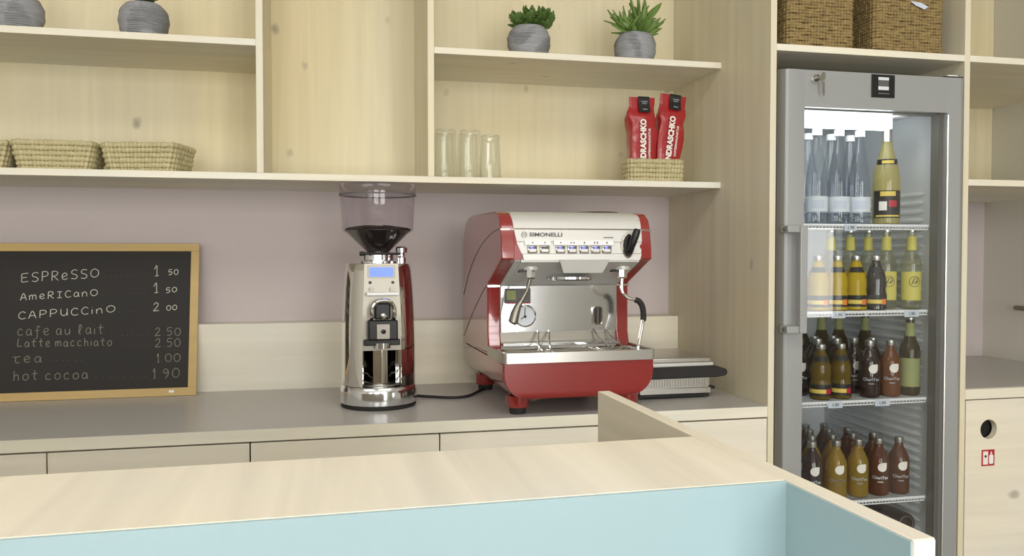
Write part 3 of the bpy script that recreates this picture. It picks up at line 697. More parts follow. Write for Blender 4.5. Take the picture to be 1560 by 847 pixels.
for (a, b, c, d, n_, mt) in ((500, 210, 740, 206, 9, 'chalk_faint'), (495, 300, 735, 294, 12, 'chalk_faint'), (580, 386, 690, 382, 6, 'chalk_faint'), (540, 500, 745, 498, 8, 'chalk_faint'), (590, 548, 745, 546, 7, 'chalk_faint'), (235, 620, 420, 618, 6, 'chalk_faint'), (460, 700, 740, 696, 8, 'chalk_faint')):
    line('-'*n_, a, b, c, d, 14, mt, .0007)

# ------------------------------------------------------------------ coffee grinder
gr = thing('coffee_grinder', 'chrome coffee grinder with smoked bean hopper and blue display', 'grinder', (-1.090, .2700, .9), R(3))
MB().lathe([(0, 0), (.103, 0), (.106, .003), (.106, .012), (0, .012)], 48).build('foot', 'rubber', gr)
MB().lathe([(.100, .012), (.1085, .013), (.1090, .020), (.1080, .048), (.106, .058), (.102, .063), (.095, .064), (0, .064)], 56).build('base', 'mirror', gr)
MB().lathe([(.050, .0645), (.082, .0645), (.082, .067), (.079, .067), (.079, .0655), (.050, .0655)], 40, a0=R(-60), a1=R(60)).build('grounds_tray', 'steel_dark', gr)
bodyp = [(.1035, .064), (.1038, .10), (.1030, .20), (.1010, .26), (.0975, .33), (.0930, .38), (.0895, .402), (.087, .404)]
MB().lathe(bodyp+[(.030, .404)], 64, a0=R(31), a1=R(329)).build('body_shell', 'chrome', gr, ang=50)
fp = MB(); fp.add([(-.0525, -.0875, .165), (.0525, -.0875, .165), (.0525, -.0875, .26), (.0465, -.0790, .4035), (-.0465, -.0790, .4035), (-.0525, -.0875, .26),
                   (-.0525, -.05, .165), (.0525, -.05, .165), (.0525, -.05, .26), (.0465, -.02, .4035), (-.0465, -.02, .4035), (-.0525, -.05, .26)],
       [(0, 1, 2, 5), (5, 2, 3, 4), (3, 9, 10, 4), (0, 6, 7, 1), (1, 7, 8, 2), (2, 8, 9, 3), (4, 10, 11, 5), (5, 11, 6, 0)])
fpo = fp.build('face_plate', 'steel_dark', gr, smooth=False)
MB().lathe([(.050, .064), (.050, .166), (0, .166)], 40, c=(0, -.012, 0)).build('inner_column', 'chrome', gr)
sl = math.atan2(.0085, .1435)
def gy(z): return -.0875+(.0085)*(z-.26)/.1435 if z > .26 else -.0875
def gbox(name, mat, x0, x1, z0, z1, d0, d1, bevel=0, par=None):
    y = gy((z0+z1)/2); return box(name, mat, par or gr, x0, x1, y-d1, y-d0, z0, z1, bevel=bevel)
gbox('display_frame', 'steel_dark', -.037, .037, .364, .398, -.003, .0015, .0008)
gbox('display_screen', 'display', -.033, .033, .3675, .3935, 0, .0024)
for sx in (-1, 1):
    MB().tube([(sx*.031, gy(.352)+.002, .352), (sx*.031, gy(.352)-.003, .352)], .0042, 12).build('screw', 'black', gr)
    MB().tube([(sx*.028, gy(.335)+.002, .333), (sx*.028, gy(.335)-.006, .333)], .0068, 14).build('button', 'steel_dark', gr)
gbox('light_bar', 'whiteplastic', -.043, .045, .3170, .3255, -.002, .022, .0015)
MB().tube(smooth_path([(-.031, gy(.26), .246), (-.030, -.118, .262), (-.029, -.120, .284), (-.018, -.122, .300), (0, -.123, .304), (.018, -.122, .300), (.029, -.120, .284), (.030, -.118, .262), (.031, gy(.26), .246)], 5), .0055, 8).build('portafilter_fork', 'chrome', gr)
box('outlet_chute', 'black', gr, -.021, .021, -.108, -.080, .252, .296, bevel=.004)
MB().lathe([(.006, 0), (.0075, .004), (.0075, .016), (.0, .018)], 14, c=(.0, -.108, .262), T=Matrix.Rotation(R(90), 4, 'X')).build('fork_bolt', 'chrome', gr)
hk = box('dosing_holder', 'black', gr, -.040, .040, -.118, -.086, .196, .250, bevel=.004)
box('holder_plate', 'steel_dark', hk, -.018, .018, -.1205, -.1178, .199, .240, bevel=.001)
MB().lathe([(0, .012), (.006, .010), (.0065, 0)], 12, c=(0, -.119, .220), T=Matrix.Rotation(R(90), 4, 'X')).build('holder_bolt', 'black', hk)
box('holder_foot', 'black', gr, -.050, .048, -.104, -.080, .180, .197, bevel=.003)
MB().lathe([(.0, .0), (.024, 0), (.024, .014), (0, .014)], 24, c=(0, -.088, .172)).build('nozzle', 'mirror', gr)
MB().lathe([(.0, .404), (.052, .404), (.052, .410), (.044, .413), (.044, .428), (.036, .432), (0, .432)], 36).build('collar', 'mirror', gr)
MB().tube([(-.052, -.045, .431), (.058, -.045, .431)], .0035, 8).build('hopper_slide', 'black', gr)
MB().tube([(-.056, -.045, .431), (-.040, -.045, .431)], .0062, 10).build('slide_grip', 'black', gr)
MB().lathe([(0, .402), (.012, .402), (.012, .420), (.009, .424), (.009, .430), (.0155, .434), (.0165, .447), (.012, .451), (0, .451)], 24, c=(.062, -.035, 0)).build('adjusting_knob', 'mirror', gr)
MB().lathe([(.034, .428), (.034, .437), (.084, .487), (.0995, .4965), (.1000, .4985), (.1055, .603), (.1060, .606)], 56).build('hopper', 'smoke', gr)
MB().lathe([(.1075, .596), (.1075, .620), (.103, .6275), (.060, .6285), (.0, .6285)], 56).build('hopper_lid', 'smoke', gr)
MB().lathe([(.1085, .595), (.1085, .599), (.1055, .599), (.1055, .595), (.1085, .595)], 56).build('lid_rim', 'greyprint', gr)
bn = MB()
bprof = [(0, .430), (.030, .431), (.0320, .438), (.080, .4865), (.0930, .4965), (.0930, .499)]
n = 44; vs = []; 
bn.lathe(bprof, n)
rings = [(.093, .499), (.084, .502), (.062, .506), (.036, .508), (.015, .509)]
st = len(bn.v)
for r_, z_ in rings:
    for k in range(n):
        a = 2*PI*k/n; bn.v.append((r_*math.sin(a), -r_*math.cos(a), z_+(random.uniform(-.0025, .0035))))
for i in range(len(rings)-1):
    for k in range(n): bn.f.append((st+i*n+k, st+i*n+(k+1) % n, st+(i+1)*n+(k+1) % n, st+(i+1)*n+k))
bn.f.append(tuple(st+4*n+k for k in range(n)))
bn.build('coffee_beans', 'beans', gr, ang=20)
cord = MB().tube(smooth_path([(-.995, .34, .9145), (-.975, .36, .906), (-.93, .34, .9045), (-.87, .31, .9045), (-.82, .33, .9045), (-.775, .40, .906), (-.74, .47, .9045)], 6), .0042, 8).build('power_cord', 'rubber', None)
tag(cord, 'black power cord lying on the counter between grinder and espresso machine', 'cord')

# ------------------------------------------------------------------ espresso machine
em = thing('espresso_machine', 'red and silver one-group espresso machine on the counter', 'coffee machine', (-.5720, .0, .9), R(1.5))
W = .2125
base = MB()
rr_ = .068; outl = [(-W, .142), (-W, .05+rr_)]+arc(-W+rr_, .046+rr_, rr_, 180, 270, 8)[1:]+arc(W-rr_, .046+rr_, rr_, 270, 360, 8)+[(W, .142)]
nn = len(outl); ys_ = [(0.0, .93, .006), (.004, .985, .001), (.012, 1, 0), (.53, 1, 0), (.545, .96, .004)]
vs = []
for (yy, sc_, dz) in ys_:
    for (a, b) in outl: vs.append((a*(1-(1-sc_)*.25), yy, max(b, .046+dz) if b < .142 else b))
fs = [(i*nn+k, i*nn+k+1, (i+1)*nn+k+1, (i+1)*nn+k) for i in range(len(ys_)-1) for k in range(nn-1)]
fs += [tuple(range(nn)), tuple(reversed(range((len(ys_)-1)*nn, len(ys_)*nn)))]+[(i*nn, (i+1)*nn, (i+1)*nn+nn-1, i*nn+nn-1) for i in range(len(ys_)-1)]
base.add(vs, fs); base.build('base_housing', 'red', em, ang=40)
prof = [(.185, .143), (.180, .170), (.190, .205), (.192, .338), (.187, .346), (.040, .408), (.018, .416), (.022, .455), (.030, .495), (.042, .524), (.064, .540), (.105, .5455), (.40, .549), (.46, .546), (.515, .530), (.545, .495), (.548, .30), (.546, .143)]
for s_ in (-1, 1):
    a, b = sorted((s_*W, s_*(W-.038))); MB().prism(prof, 'x', a, b).build('side_shell', 'red', em, bevel=.004, seg=3)
    # inner cheek of the head, wider towards the bottom
    ck = [(.040, .4075), (.0185, .416), (.0225, .455), (.0305, .495), (.09, .50), (.20, .345)]
    a, b = sorted((s_*(W-.03), s_*(W-.056))); MB().prism(ck, 'x', a, b).build('head_cheek', 'red', em, smooth=False)
    q = MB(); xx = s_*(W+.0004)
    if s_ < 0:
        q.tube(smooth_path([(xx, .028, .4955), (xx, .10, .492), (xx, .22, .470), (xx, .34, .432), (xx, .45, .375), (xx, .545, .30)], 6), .0013, 6)
        q.tube(smooth_path([(xx, .190, .344), (xx, .26, .318), (xx, .40, .25), (xx, .546, .165)], 6), .0013, 6)
        q.tube(smooth_path([(xx, .0, .138), (xx, .15, .15), (xx, .35, .148), (xx, .546, .125)], 6), .0011, 6)
        q.build('chrome_line', 'steel_dark', em)
    x0, x1 = sorted((s_*(W+.001), s_*(W-.036)))
    MB().box(x0, x1, .0285, .034, .4925, .4975).build('chrome_band', 'chrome', em, bevel=.001)
    MB().box(x0, x1, .186, .192, .336, .343).build('chrome_band', 'chrome', em, bevel=.001)
# head core, back, top
hc = [(.192, .205), (.192, .340), (.040, .404), (.026, .412), (.026, .455), (.034, .495), (.046, .522), (.066, .536), (.105, .541), (.40, .5445), (.50, .535), (.54, .49), (.54, .143), (.20, .143), (.20, .205)]
MB().prism(hc, 'x', -W+.037, W-.037).build('core_housing', 'silver', em, ang=25)
def fascia(rows, name, mat, d, par=em, th=.006):
    m = MB(); n = 8; vs = []
    for (y, z, xl, xr2) in rows:
        vs += [(xl+(xr2-xl)*k/n, y-d, z) for k in range(n+1)]
    L_ = len(rows); k1 = n+1
    vs2 = [(a, b+th, c) for a, b, c in vs]; N_ = len(vs)
    fs = []
    for i in range(L_-1):
        for k in range(n):
            fs.append((i*k1+k, i*k1+k+1, (i+1)*k1+k+1, (i+1)*k1+k)); fs.append(tuple(N_+q for q in (i*k1+k, (i+1)*k1+k, (i+1)*k1+k+1, i*k1+k+1)))
        fs.append((i*k1, (i+1)*k1, N_+(i+1)*k1, N_+i*k1)); fs.append((i*k1+n, N_+i*k1+n, N_+(i+1)*k1+n, (i+1)*k1+n))
    for k in range(n):
        fs.append((k, N_+k, N_+k+1, k+1)); q = (L_-1)*k1; fs.append((q+k, q+k+1, N_+q+k+1, N_+q+k))
    m.add(vs+vs2, fs); return m.build(name, mat, par, ang=30)
fascia([(.0305, .498, -.177, .184), (.037, .514, -.178, .185), (.047, .529, -.180, .186), (.066, .540, -.181, .186), (.105, .5455, -.181, .186)], 'upper_fascia', 'silver', .0015)
fascia([(.024, .463, -.171, .183), (.028, .483, -.175, .184), (.0302, .496, -.177, .184)], 'name_fascia', 'silver', .004)
fascia([(.020, .431, -.158, .181), (.0225, .447, -.165, .182), (.024, .462, -.171, .183)], 'button_panel', 'silver', .0012)
fascia([(.0180, .4135, -.153, .175), (.0185, .430, -.157, .180)], 'lower_ridge', 'silver', .005)
fascia([(.0300, .4955, -.178, .185), (.0303, .4985, -.178, .185)], 'chrome_ledge', 'chrome', .006)
txt = text('SIMONELLI', .0145, 'greyprint', em, (-.090, .0265-.0052, .4810), sx=1.32, bold=.00025)
MB().tube([(-.150+.0075*math.cos(2*PI*k/16), .0212, .481+.0075*math.sin(2*PI*k/16)) for k in range(16)], .0009, 5, closed=True).build('round_emblem', 'steel_dark', em)
MB().tube([(-.1535, .0212, .477), (-.1535, .0212, .485), (-.1465, .0212, .477), (-.1465, .0212, .485)], .0009, 5).build('emblem_letter', 'steel_dark', em)
box('badge_line', 'greyprint', em, .072, .100, .0205, .0225, .4735, .4755)
bx = [-.129, -.095, -.051, -.018, .0155, .0485, .080]
box('icon_plate', 'whiteplastic', em, -.150, -.080, .0155, .021, .4535, .4665)
box('icon_plate', 'whiteplastic', em, -.070, .099, .0155, .021, .4535, .4665)
for i, x in enumerate(bx):
    b_ = box('button_frame', 'chrome', em, x-.0140, x+.0140, .0140, .022, .4315, .4525, bevel=.003)
    box('button_cap', 'silver', b_, x-.0098, x+.0098, .0122, .018, .4345, .4440, bevel=.0015)
    box('button_slot', 'greyprint', b_, x-.0108, x+.0108, .0134, .0150, .4440, .4500, bevel=.0005)
    if i != 1: box('button_light', 'ledblue', b_, x-.0065, x+.0015, .0122, .0140, .4445, .4495)
    g_ = MB(); n_ = 2 if i in (3, 5) else 1
    for k in range(n_):
        o2 = (k-.5)*.008 if n_ == 2 else 0; hh = .002 if i < 4 else .003
        g_.prism([(x+o2-.002, .460+hh), (x+o2+.002, .460+hh), (x+o2+.001, .460-hh), (x+o2-.001, .460-hh)], 'y', .0150, .0156)
    g_.build('button_icon', 'greyprint', em, smooth=False)
# steam lever
lv = MB(); lv.prism([(.140+.0185*math.cos(t_), .452+.034*math.sin(t_)) for t_ in [2*PI*k/28 for k in range(28)]], 'y', .010, .020); lv.build('lever_surround', 'chrome', em, bevel=.002)
lv = MB(); lv.prism([(.140+.0145*math.cos(t_), .452+.0295*math.sin(t_)) for t_ in [2*PI*k/28 for k in range(28)]], 'y', .007, .011); lv.build('lever_base', 'black', em, bevel=.002)
MB().tube(smooth_path([(.140, .006, .436), (.144, -.004, .454), (.151, -.010, .478), (.157, -.012, .497)], 5), [.010]*6+[.0105]*6+[.010]*3+[.007], 12).build('steam_lever', 'black', em)
# cup area on top
MB().lathe([(0, .5445), (.062, .5445), (.066, .548), (.060, .552), (0, .553)], 36, c=(.118, .20, 0)).build('water_lid', 'steel_dark', em)
# underside with group head
def und(y): return .4135-(y-.018)*(.4135-.344)/(.190-.018)
un = MB(); un.add([(-.158, .022, und(.022)-.0035), (.176, .022, und(.022)-.0035), (.176, .192, und(.192)-.0035), (-.158, .192, und(.192)-.0035), (-.158, .022, und(.022)+.004), (.176, .022, und(.022)+.004), (.176, .192, und(.192)+.004), (-.158, .192, und(.192)+.004)],
     [(0, 3, 2, 1), (4, 5, 6, 7), (0, 1, 5, 4), (1, 2, 6, 5), (2, 3, 7, 6), (3, 0, 4, 7)]); un.build('underside_plate', 'silver', em, smooth=False)
tb_ = MB(); z_ = -.0045
tb_.add([(-.055, .0120, .4150), (.088, .0120, .4150), (.070, .0240, .3790), (-.040, .0240, .3790), (-.055, .0165, .4150), (.088, .0165, .4150), (.070, .0290, .3810), (-.040, .0290, .3810)],
        [(0, 3, 2, 1), (4, 5, 6, 7), (0, 1, 5, 4), (1, 2, 6, 5), (2, 3, 7, 6), (3, 0, 4, 7)]); tb_.build('front_tab', 'silver', em, smooth=False)
MB().lathe([(0, .356), (.044, .355), (.060, .357), (.064, .361), (.064, .367), (.056, .372), (0, .374)], 40, c=(.006, .115, 0)).build('group_head', 'mirror', em)
# splash panel
box('splash_panel', 'mirror', em, -.1745, .1745, .184, .190, .207, .3395, bevel=.001)
box('rear_recess', 'steel_dark', em, -.1745, .1745, .196, .199, .150, .207)
box('recess_ledge', 'mirror', em, -.1745, .1745, .158, .184, .170, .178, bevel=.001)
MB().lathe([(.020, 0), (.030, .0), (.032, .003), (.032, .010), (.028, .012), (.0275, .008)], 36, c=(-.106, .184, .254), T=Matrix.Rotation(R(90), 4, 'X')).build('gauge_rim', 'chrome', em)
gd = MB().lathe([(0, .007), (.0285, .007), (.0285, 0)], 36, c=(-.106, .184, .254), T=Matrix.Rotation(R(90), 4, 'X')).build('gauge_dial', 'paper', em)
MB().tube([(-.106, .1758, .278), (-.107, .1758, .252)], .0011, 5).build('gauge_needle', 'blackprint', gd)
MB().tube([(-.106, .1758, .254), (-.118, .1758, .245)], .0011, 5).build('gauge_needle', 'blackprint', gd)
MB().lathe([(0, .0), (.004, 0)], 12, c=(-.106, .1752, .252), T=Matrix.Rotation(R(90), 4, 'X')).build('gauge_hub', 'blackprint', gd)
wd_ = MB(); wd_.tube([(x, .179, z) for x, z in rrect(.100, .127, .226, .276, .006, 4)], .0026, 6, closed=True); wd_.tube([(.1135, .179, .228), (.1135, .179, .274)], .002, 6)
wo = wd_.build('switch_frame', 'chrome', em); box('switch_plate', 'black', wo, .101, .126, .1805, .184, .227, .275)
lb_ = box('dark_plate', 'greyprint', em, -.165, -.088, .1828, .184, .290, .332)  # thin dark grey plate with a red lower stripe and olive square
box('plate_stripe', 'signred', lb_, -.160, -.089, .1822, .1828, .2885, .2915)
box('plate_square', 'greenlabel', lb_, -.158, -.132, .1822, .1828, .300, .326)
# drip tray
tr = MB()
def ring(x0, x1, y0, y1, z0, z1, th, r):
    o1 = rrect(x0, x1, y0, y1, r, 5); i1 = rrect(x0+th, x1-th, y0+th, y1-th, max(.002, r-th), 5); n = len(o1); m = MB()
    vs = [(a, b, z0) for a, b in o1]+[(a, b, z1) for a, b in o1]+[(a, b, z1) for a, b in i1]+[(a, b, z0) for a, b in i1]; fs = []
    for k in range(n):
        j = (k+1) % n; fs += [(k, j, n+j, n+k), (n+k, n+j, 2*n+j, 2*n+k), (2*n+k, 2*n+j, 3*n+j, 3*n+k), (3*n+k, 3*n+j, j, k)]
    return m.add(vs, fs)
ring(-W-.0015, W+.0015, -.006, .196, .143, .170, .006, .012).build('tray_frame', 'steel', em, ang=30)
box('tray_pan', 'steel_dark', em, -W+.006, W-.006, .002, .188, .143, .150)
gg = MB()
for (a, b) in ((-.195, -.075), (-.060, .075), (.090, .195)):
    gg.tube([(x, y, .1635) for x, y in rrect(a, b, .012, .150, .012, 4)], .0019, 6, closed=True)
for i in range(7): gg.tube([(-.20, .02+.02*i, .1615), (.20, .02+.02*i, .1615)], .0013, 5)
for x in (-.08, .08): gg.tube([(x, .008, .160), (x, .152, .160)], .0018, 6)
gg.build('cup_grid', 'chrome', em)
wr_ = MB()
for (x0, x1) in ((-.064, -.084), (-.031, -.053), (.101, .122), (.138, .166)):
    wr_.tube([(x0, .186, .212), (x0*.6+x1*.4, .16, .19), (x1, .105, .1655), (x1+.008*(1 if x1 > 0 else -1), .09, .1645)], .0025, 6)
wr_.build('grid_support', 'chrome', em)
# steam wands
def fitting(x, y, par):
    z = und(y)
    MB().lathe([(0, z-.006), (.0205, z-.006), (.0215, z-.001), (.0215, z+.004)], 24, c=(x, y, 0)).build('wand_flange', 'silver', par)
    MB().lathe([(0, z-.030), (.011, z-.030), (.0135, z-.026), (.0135, z-.006)], 6, c=(x, y, 0)).build('wand_nut', 'mirror', par, ang=20)
    box('underside_slot', 'black', par, x-.030, x-.014, y+.004, y+.03, und(y+.02)-.0045, und(y+.004))
    return z-.03
z = fitting(-.120, .070, em)
MB().tube([(-.120, .070, z+.004), (-.128, .072, z-.03), (-.142, .078, z-.058), (-.152, .080, z-.074), (-.160, .080, z-.094), (-.166, .080, z-.118), (-.168, .080, z-.122)], [.005, .0048, .0055, .0095, .0125, .0135, .008], 12).build('hot_water_tube', 'steel_dark', em)
z = fitting(.146, .070, em)
MB().tube(smooth_path([(.146, .070, z+.004), (.144, .068, z-.022), (.147, .066, z-.042), (.165, .064, z-.056), (.190, .062, z-.062), (.202, .060, z-.078), (.205, .058, z-.110), (.196, .052, z-.150), (.186, .046, z-.185), (.183, .044, z-.200)], 5), .0048, 10).build('steam_wand', 'chrome', em)
MB().tube(smooth_path([(.182, .063, z-.061), (.192, .062, z-.064), (.201, .0605, z-.076), (.2045, .059, z-.092), (.205, .058, z-.112), (.203, .057, z-.118)], 4), .0082, 10).build('wand_grip', 'rubber', em)
# feet and water connection
for (x, y) in ((-.158, .062), (.158, .062), (-.158, .47), (.158, .47)):
    f_ = MB().lathe([(0, .018), (.029, .018), (.031, .022), (.033, .050), (0, .050)], 28, c=(x, y, 0)).build('foot', 'red', em)
    MB().lathe([(0, 0), (.021, 0), (.0225, .004), (.0225, .018), (0, .018)], 24, c=(x, y, 0)).build('foot_pad', 'rubber', f_)
MB().tube(smooth_path([(-.120, .10, .036), (-.100, .098, .030), (-.085, .098, .034), (-.076, .10, .046)], 4), .0048, 8).build('water_connection', 'chrome', em)
MB().lathe([(0, -.006), (.008, -.006), (.008, .006), (0, .006)], 6, c=(-.104, .098, .032), T=Matrix.Rotation(R(90), 4, 'Y')).build('hose_nut', 'mirror', em, smooth=False)

# ------------------------------------------------------------------ contact grill
cg = thing('contact_grill', 'low silver contact grill with black front handle, right of the espresso machine', 'grill', (-.215, .17, .9))
box('base_plate', 'steel', cg, -.120, .108, .004, .27, .012, .031, bevel=.002)
box('base_trim', 'black', cg, -.125, .100, .0, .27, .004, .012, bevel=.001)
box('drip_knob', 'black', cg, .108, .122, .006, .03, .024, .033, bevel=.001)
lw_ = MB()
for k in range(26): lw_.box(-.118+k*.0085, -.118+k*.0085+.0055, .001, .262, .036, .062)
lw_.box(-.118, .10, .006, .262, .031, .064); lw_.build('ribbed_plate', 'steel', cg, smooth=False)
box('lid', 'silver', cg, -.120, .120, .012, .27, .084, .104, bevel=.003)
box('lid_seam', 'black', cg, -.118, .118, .014, .265, .082, .085)
box('lid_top', 'steel', cg, -.115, .115, .02, .265, .104, .118, bevel=.003)
h_ = MB(); h_.prism([(-.122, .062), (.118, .064), (.142, .068), (.148, .074), (.148, .083), (.142, .088), (.118, .096), (-.122, .094)], 'y', -.024, .010); h_.build('handle', 'rubber', cg, bevel=.004)
for x in (-.10, .08):
    for y in (.03, .24): MB().lathe([(0, 0), (.010, 0), (.010, .005), (0, .005)], 12, c=(x, y, 0)).build('foot', 'black', cg)

# ------------------------------------------------------------------ plant pots on the shelves
def pot(name, label, cat, loc, r, h, top=.72, group=None, seed=0):
    t = thing(name, label, cat, loc, group=group); rnd = random.Random(seed); n = 40; m = MB(); P = []
    K = 34
    for i in range(K+1):
        s_ = i/K; zz = h*s_; base_r = r*(.78+(.22)*math.sin(PI*min(1, s_/.55)/2)) if s_ < .55 else r*(top+(1-top)*math.cos(PI/2*((s_-.55)/.45)**1.4))
        P.append((base_r, zz))
    vs = []; ph = [rnd.uniform(0, 6.28) for _ in range(8)]
    for i, (a, zz) in enumerate(P):
        for k in range(n):
            an = 2*PI*k/n; dr_ = .0019*math.sin(zz*1150+2.2*math.sin(an+ph[0])+1.5*math.sin(2*an+ph[1]))+.0009*math.sin(zz*2500+3*math.sin(2*an+ph[2]))
            vs.append(((a+dr_)*math.sin(an), -(a+dr_)*math.cos(an), zz))
    fs = [(i*n+k, i*n+(k+1) % n, (i+1)*n+(k+1) % n, (i+1)*n+k) for i in range(K) for k in range(n)]
    m.add(vs, fs); ra = P[-1][0]
    m.lathe([(ra, h), (ra-.004, h+.0005), (ra-.005, h-.012)], n); m.lathe([(0, 0), (P[0][0], 0)], n)
    m.build('pot', 'pot', t, ang=80)
    MB().lathe([(0, h-.006), (ra-.004, h-.010)], 20).build('soil', 'soil', t)
    return t
def leaf_mesh(L, wd, th, mat, tip=1.6, curl=.2):
    m = MB(); n = 6; K = 5; vs = []
    for i in range(K+1):
        s_ = i/K; ww = wd*math.sin(PI*min(1, .08+s_*.92))**.7*(1-.15*s_) if s_ < 1 else .0004
        for k in range(n):
            a = 2*PI*k/n; vs.append((ww*math.cos(a), th*math.sin(a)*(1-s_*.6)+curl*L*s_*s_, L*s_))
    fs = [(i*n+k, i*n+(k+1) % n, (i+1)*n+(k+1) % n, (i+1)*n+k) for i in range(K) for k in range(n)]+[tuple(reversed(range(n))), tuple(K*n+k for k in range(n))]
    m.add(vs, fs); o = m.build('leaf', mat, None, ang=80); me = o.data; bpy.data.objects.remove(o); return me
LJ = leaf_mesh(.036, .0125, .003, 'jade', curl=.15); LF = leaf_mesh(.056, .0072, .0045, 'finger', curl=.12)
def leaf(me, par, p, d, roll, s=1.):
    o = bpy.data.objects.new('leaf', me); C.objects.link(o); o.parent = par; o.location = p
    q = Vector(d).to_track_quat('Z', 'Y'); q = q @ Matrix.Rotation(roll, 4, 'Z').to_quaternion(); o.rotation_mode = 'QUATERNION'; o.rotation_quaternion = q; o.scale = (s, s, s)
def jade_plant(par, h, seed, spread=1.7, stems=None):
    rnd = random.Random(seed); sm = MB()
    stems = stems or [(-.018, .0, .030), (-.006, -.008, .048), (.008, .004, .052), (.022, -.006, .046), (.036, .0, .050), (.040, -.010, .030), (.036, -.004, .006), (-.030, .0, .026)]
    for (x, y, z) in stems:
        x *= spread; pts = smooth_path([(x*.35, y*.4, h-.01), (x*.75, y*.8, h+z*.5), (x, y, h+z*.9)], 3); sm.tube(pts, .0022, 6)
        for lvl in (.35, .62, .85, 1.02):
            for k in range(4 if lvl < 1 else 3):
                a = rnd.uniform(0, 6.28) if k == 0 else a+PI/2+rnd.uniform(-.3, .3)
                el = {.35: .1, .62: .35, .85: .6, 1.02: 1.2}[lvl]+rnd.uniform(-.2, .2); bd = Vector((math.cos(a)*math.cos(el), math.sin(a)*math.cos(el), math.sin(el)))
                leaf(LJ, par, (x*(.4+.6*lvl), y*lvl, h-.004+z*.9*lvl), bd, rnd.uniform(-.5, .5), rnd.uniform(.75, 1.1)*(.8 if lvl > 1 else 1))
    sm.build('stem', 'stem', par)
def finger_plant(par, h, seed, clusters=None):
    rnd = random.Random(seed); sm = MB()
    for (bx_, ax, n_, sp, Ls) in (clusters or [(-.014, -.42, 13, .5, 1.0), (.016, .30, 16, .45, 1.15), (.010, -.05, 9, .5, 1.0)]):
        L0_ = .040*Ls; tip = Vector((bx_+math.sin(ax)*L0_, 0, h+math.cos(ax)*L0_)); sm.tube([(bx_*.6, 0, h-.01), tuple(tip)], .003, 6)
        for k in range(n_):
            s_ = k/n_; p = Vector((bx_*.6, 0, h-.004)).lerp(tip, s_); a = k*2.4; el = R(25)+s_*R(45)+rnd.uniform(-.15, .15)
            d_ = Vector((math.cos(a)*math.cos(el)+math.sin(ax)*math.sin(el), math.sin(a)*math.cos(el)*.8, math.sin(el)*math.cos(ax)))
            leaf(LF, par, p, d_, rnd.uniform(0, 6.28), rnd.uniform(.8, 1.2)*Ls)
    sm.build('stem', 'stem', par)
p1 = pot('potted_succulent', 'pot with broad-leaved dark succulent above the drinking glasses', 'plant', (-.620, .385, 1.9313), .0655, .096, seed=3); jade_plant(p1, .096, 5)
p2 = pot('potted_succulent', 'pot with long finger-leaved succulent above the red coffee bags', 'plant', (-.272, .385, 1.9313), .0655, .094, seed=8)
finger_plant(p2, .094, 11, [(-.024, -.75, 14, .5, 1.05), (-.014, -.35, 12, .5, 1.1), (.010, .02, 16, .45, 1.3), (.018, .35, 15, .45, 1.35), (.026, .9, 9, .4, 1.05)])
p3 = pot('potted_succulent', 'plant pot with its top cut off by the frame, on the upper left shelf', 'plant', (-1.724, .375, 1.9257), .0650, .094, seed=13); jade_plant(p3, .094, 21, .8, [(-.018, .0, .050), (-.004, -.008, .062), (.012, .004, .060), (.024, -.006, .055)])
p4 = pot('potted_succulent', 'leftmost grey plant pot in the upper left corner', 'plant', (-2.040, .372, 1.9257), .0650, .094, seed=17); jade_plant(p4, .094, 23, .8, [(-.018, .0, .050), (-.004, -.008, .062), (.012, .004, .060), (.024, -.006, .055)])

# ------------------------------------------------------------------ drinking glasses, stored upside down
def tumbler(label, loc, h=.142, rt=.0285, rb_=.0345, group='upside-down drinking glasses on the middle shelf'):
    t = thing('drinking_glass', label, 'glass', loc, group=group); m = MB(); n = 30; prof = []
    K = 12
    for i in range(K+1): prof.append((rb_+(rt-rb_)*(i/K)**.9, h*.86*i/K))
    vs = []
    for (r_, z_) in prof:
        for k in range(n): 
            a = 2*PI*k/n; q = r_*(1+.022*math.cos(15*a)*(1 if z_ > .04 else 0)); vs.append((q*math.sin(a), -q*math.cos(a), z_))
    m.add(vs, [(i*n+k, i*n+(k+1) % n, (i+1)*n+(k+1) % n, (i+1)*n+k) for i in range(K) for k in range(n)])
    m.build('wall', 'glass', t)
    MB().lathe([(rt*.98, h*.86), (rt*.93, h*.885), (rt*1.04, h*.90), (rt*1.05, h*.97), (rt, h), (rt*.4, h-.001), (0, h-.003)], n).build('thick_base', 'glass', t)
    MB().lathe([(rb_+.0006, 0), (rb_+.0006, .003), (rb_-.0006, .003)], n).build('rim', 'glass', t)
    return t
g0 = tumbler('tall drinking glass standing next to the shelf divider, leftmost of the front three', (-.886, .335, 1.5564))
dup(g0, (-.812, .335, 1.5564), label='tall drinking glass in the middle of the front three')
tumbler('slightly shorter drinking glass, rightmost of the front three', (-.749, .342, 1.5564), h=.130, rt=.0265, rb_=.0335)
for (x, y, w_) in ((-.880, .42, 'left'), (-.805, .42, 'middle'), (-.735, .425, 'right')):
    dup(g0, (x, y, 1.5564), label='tall drinking glass in the second row, behind the %s one of the front three' % w_, group='drinking glasses in the second row')

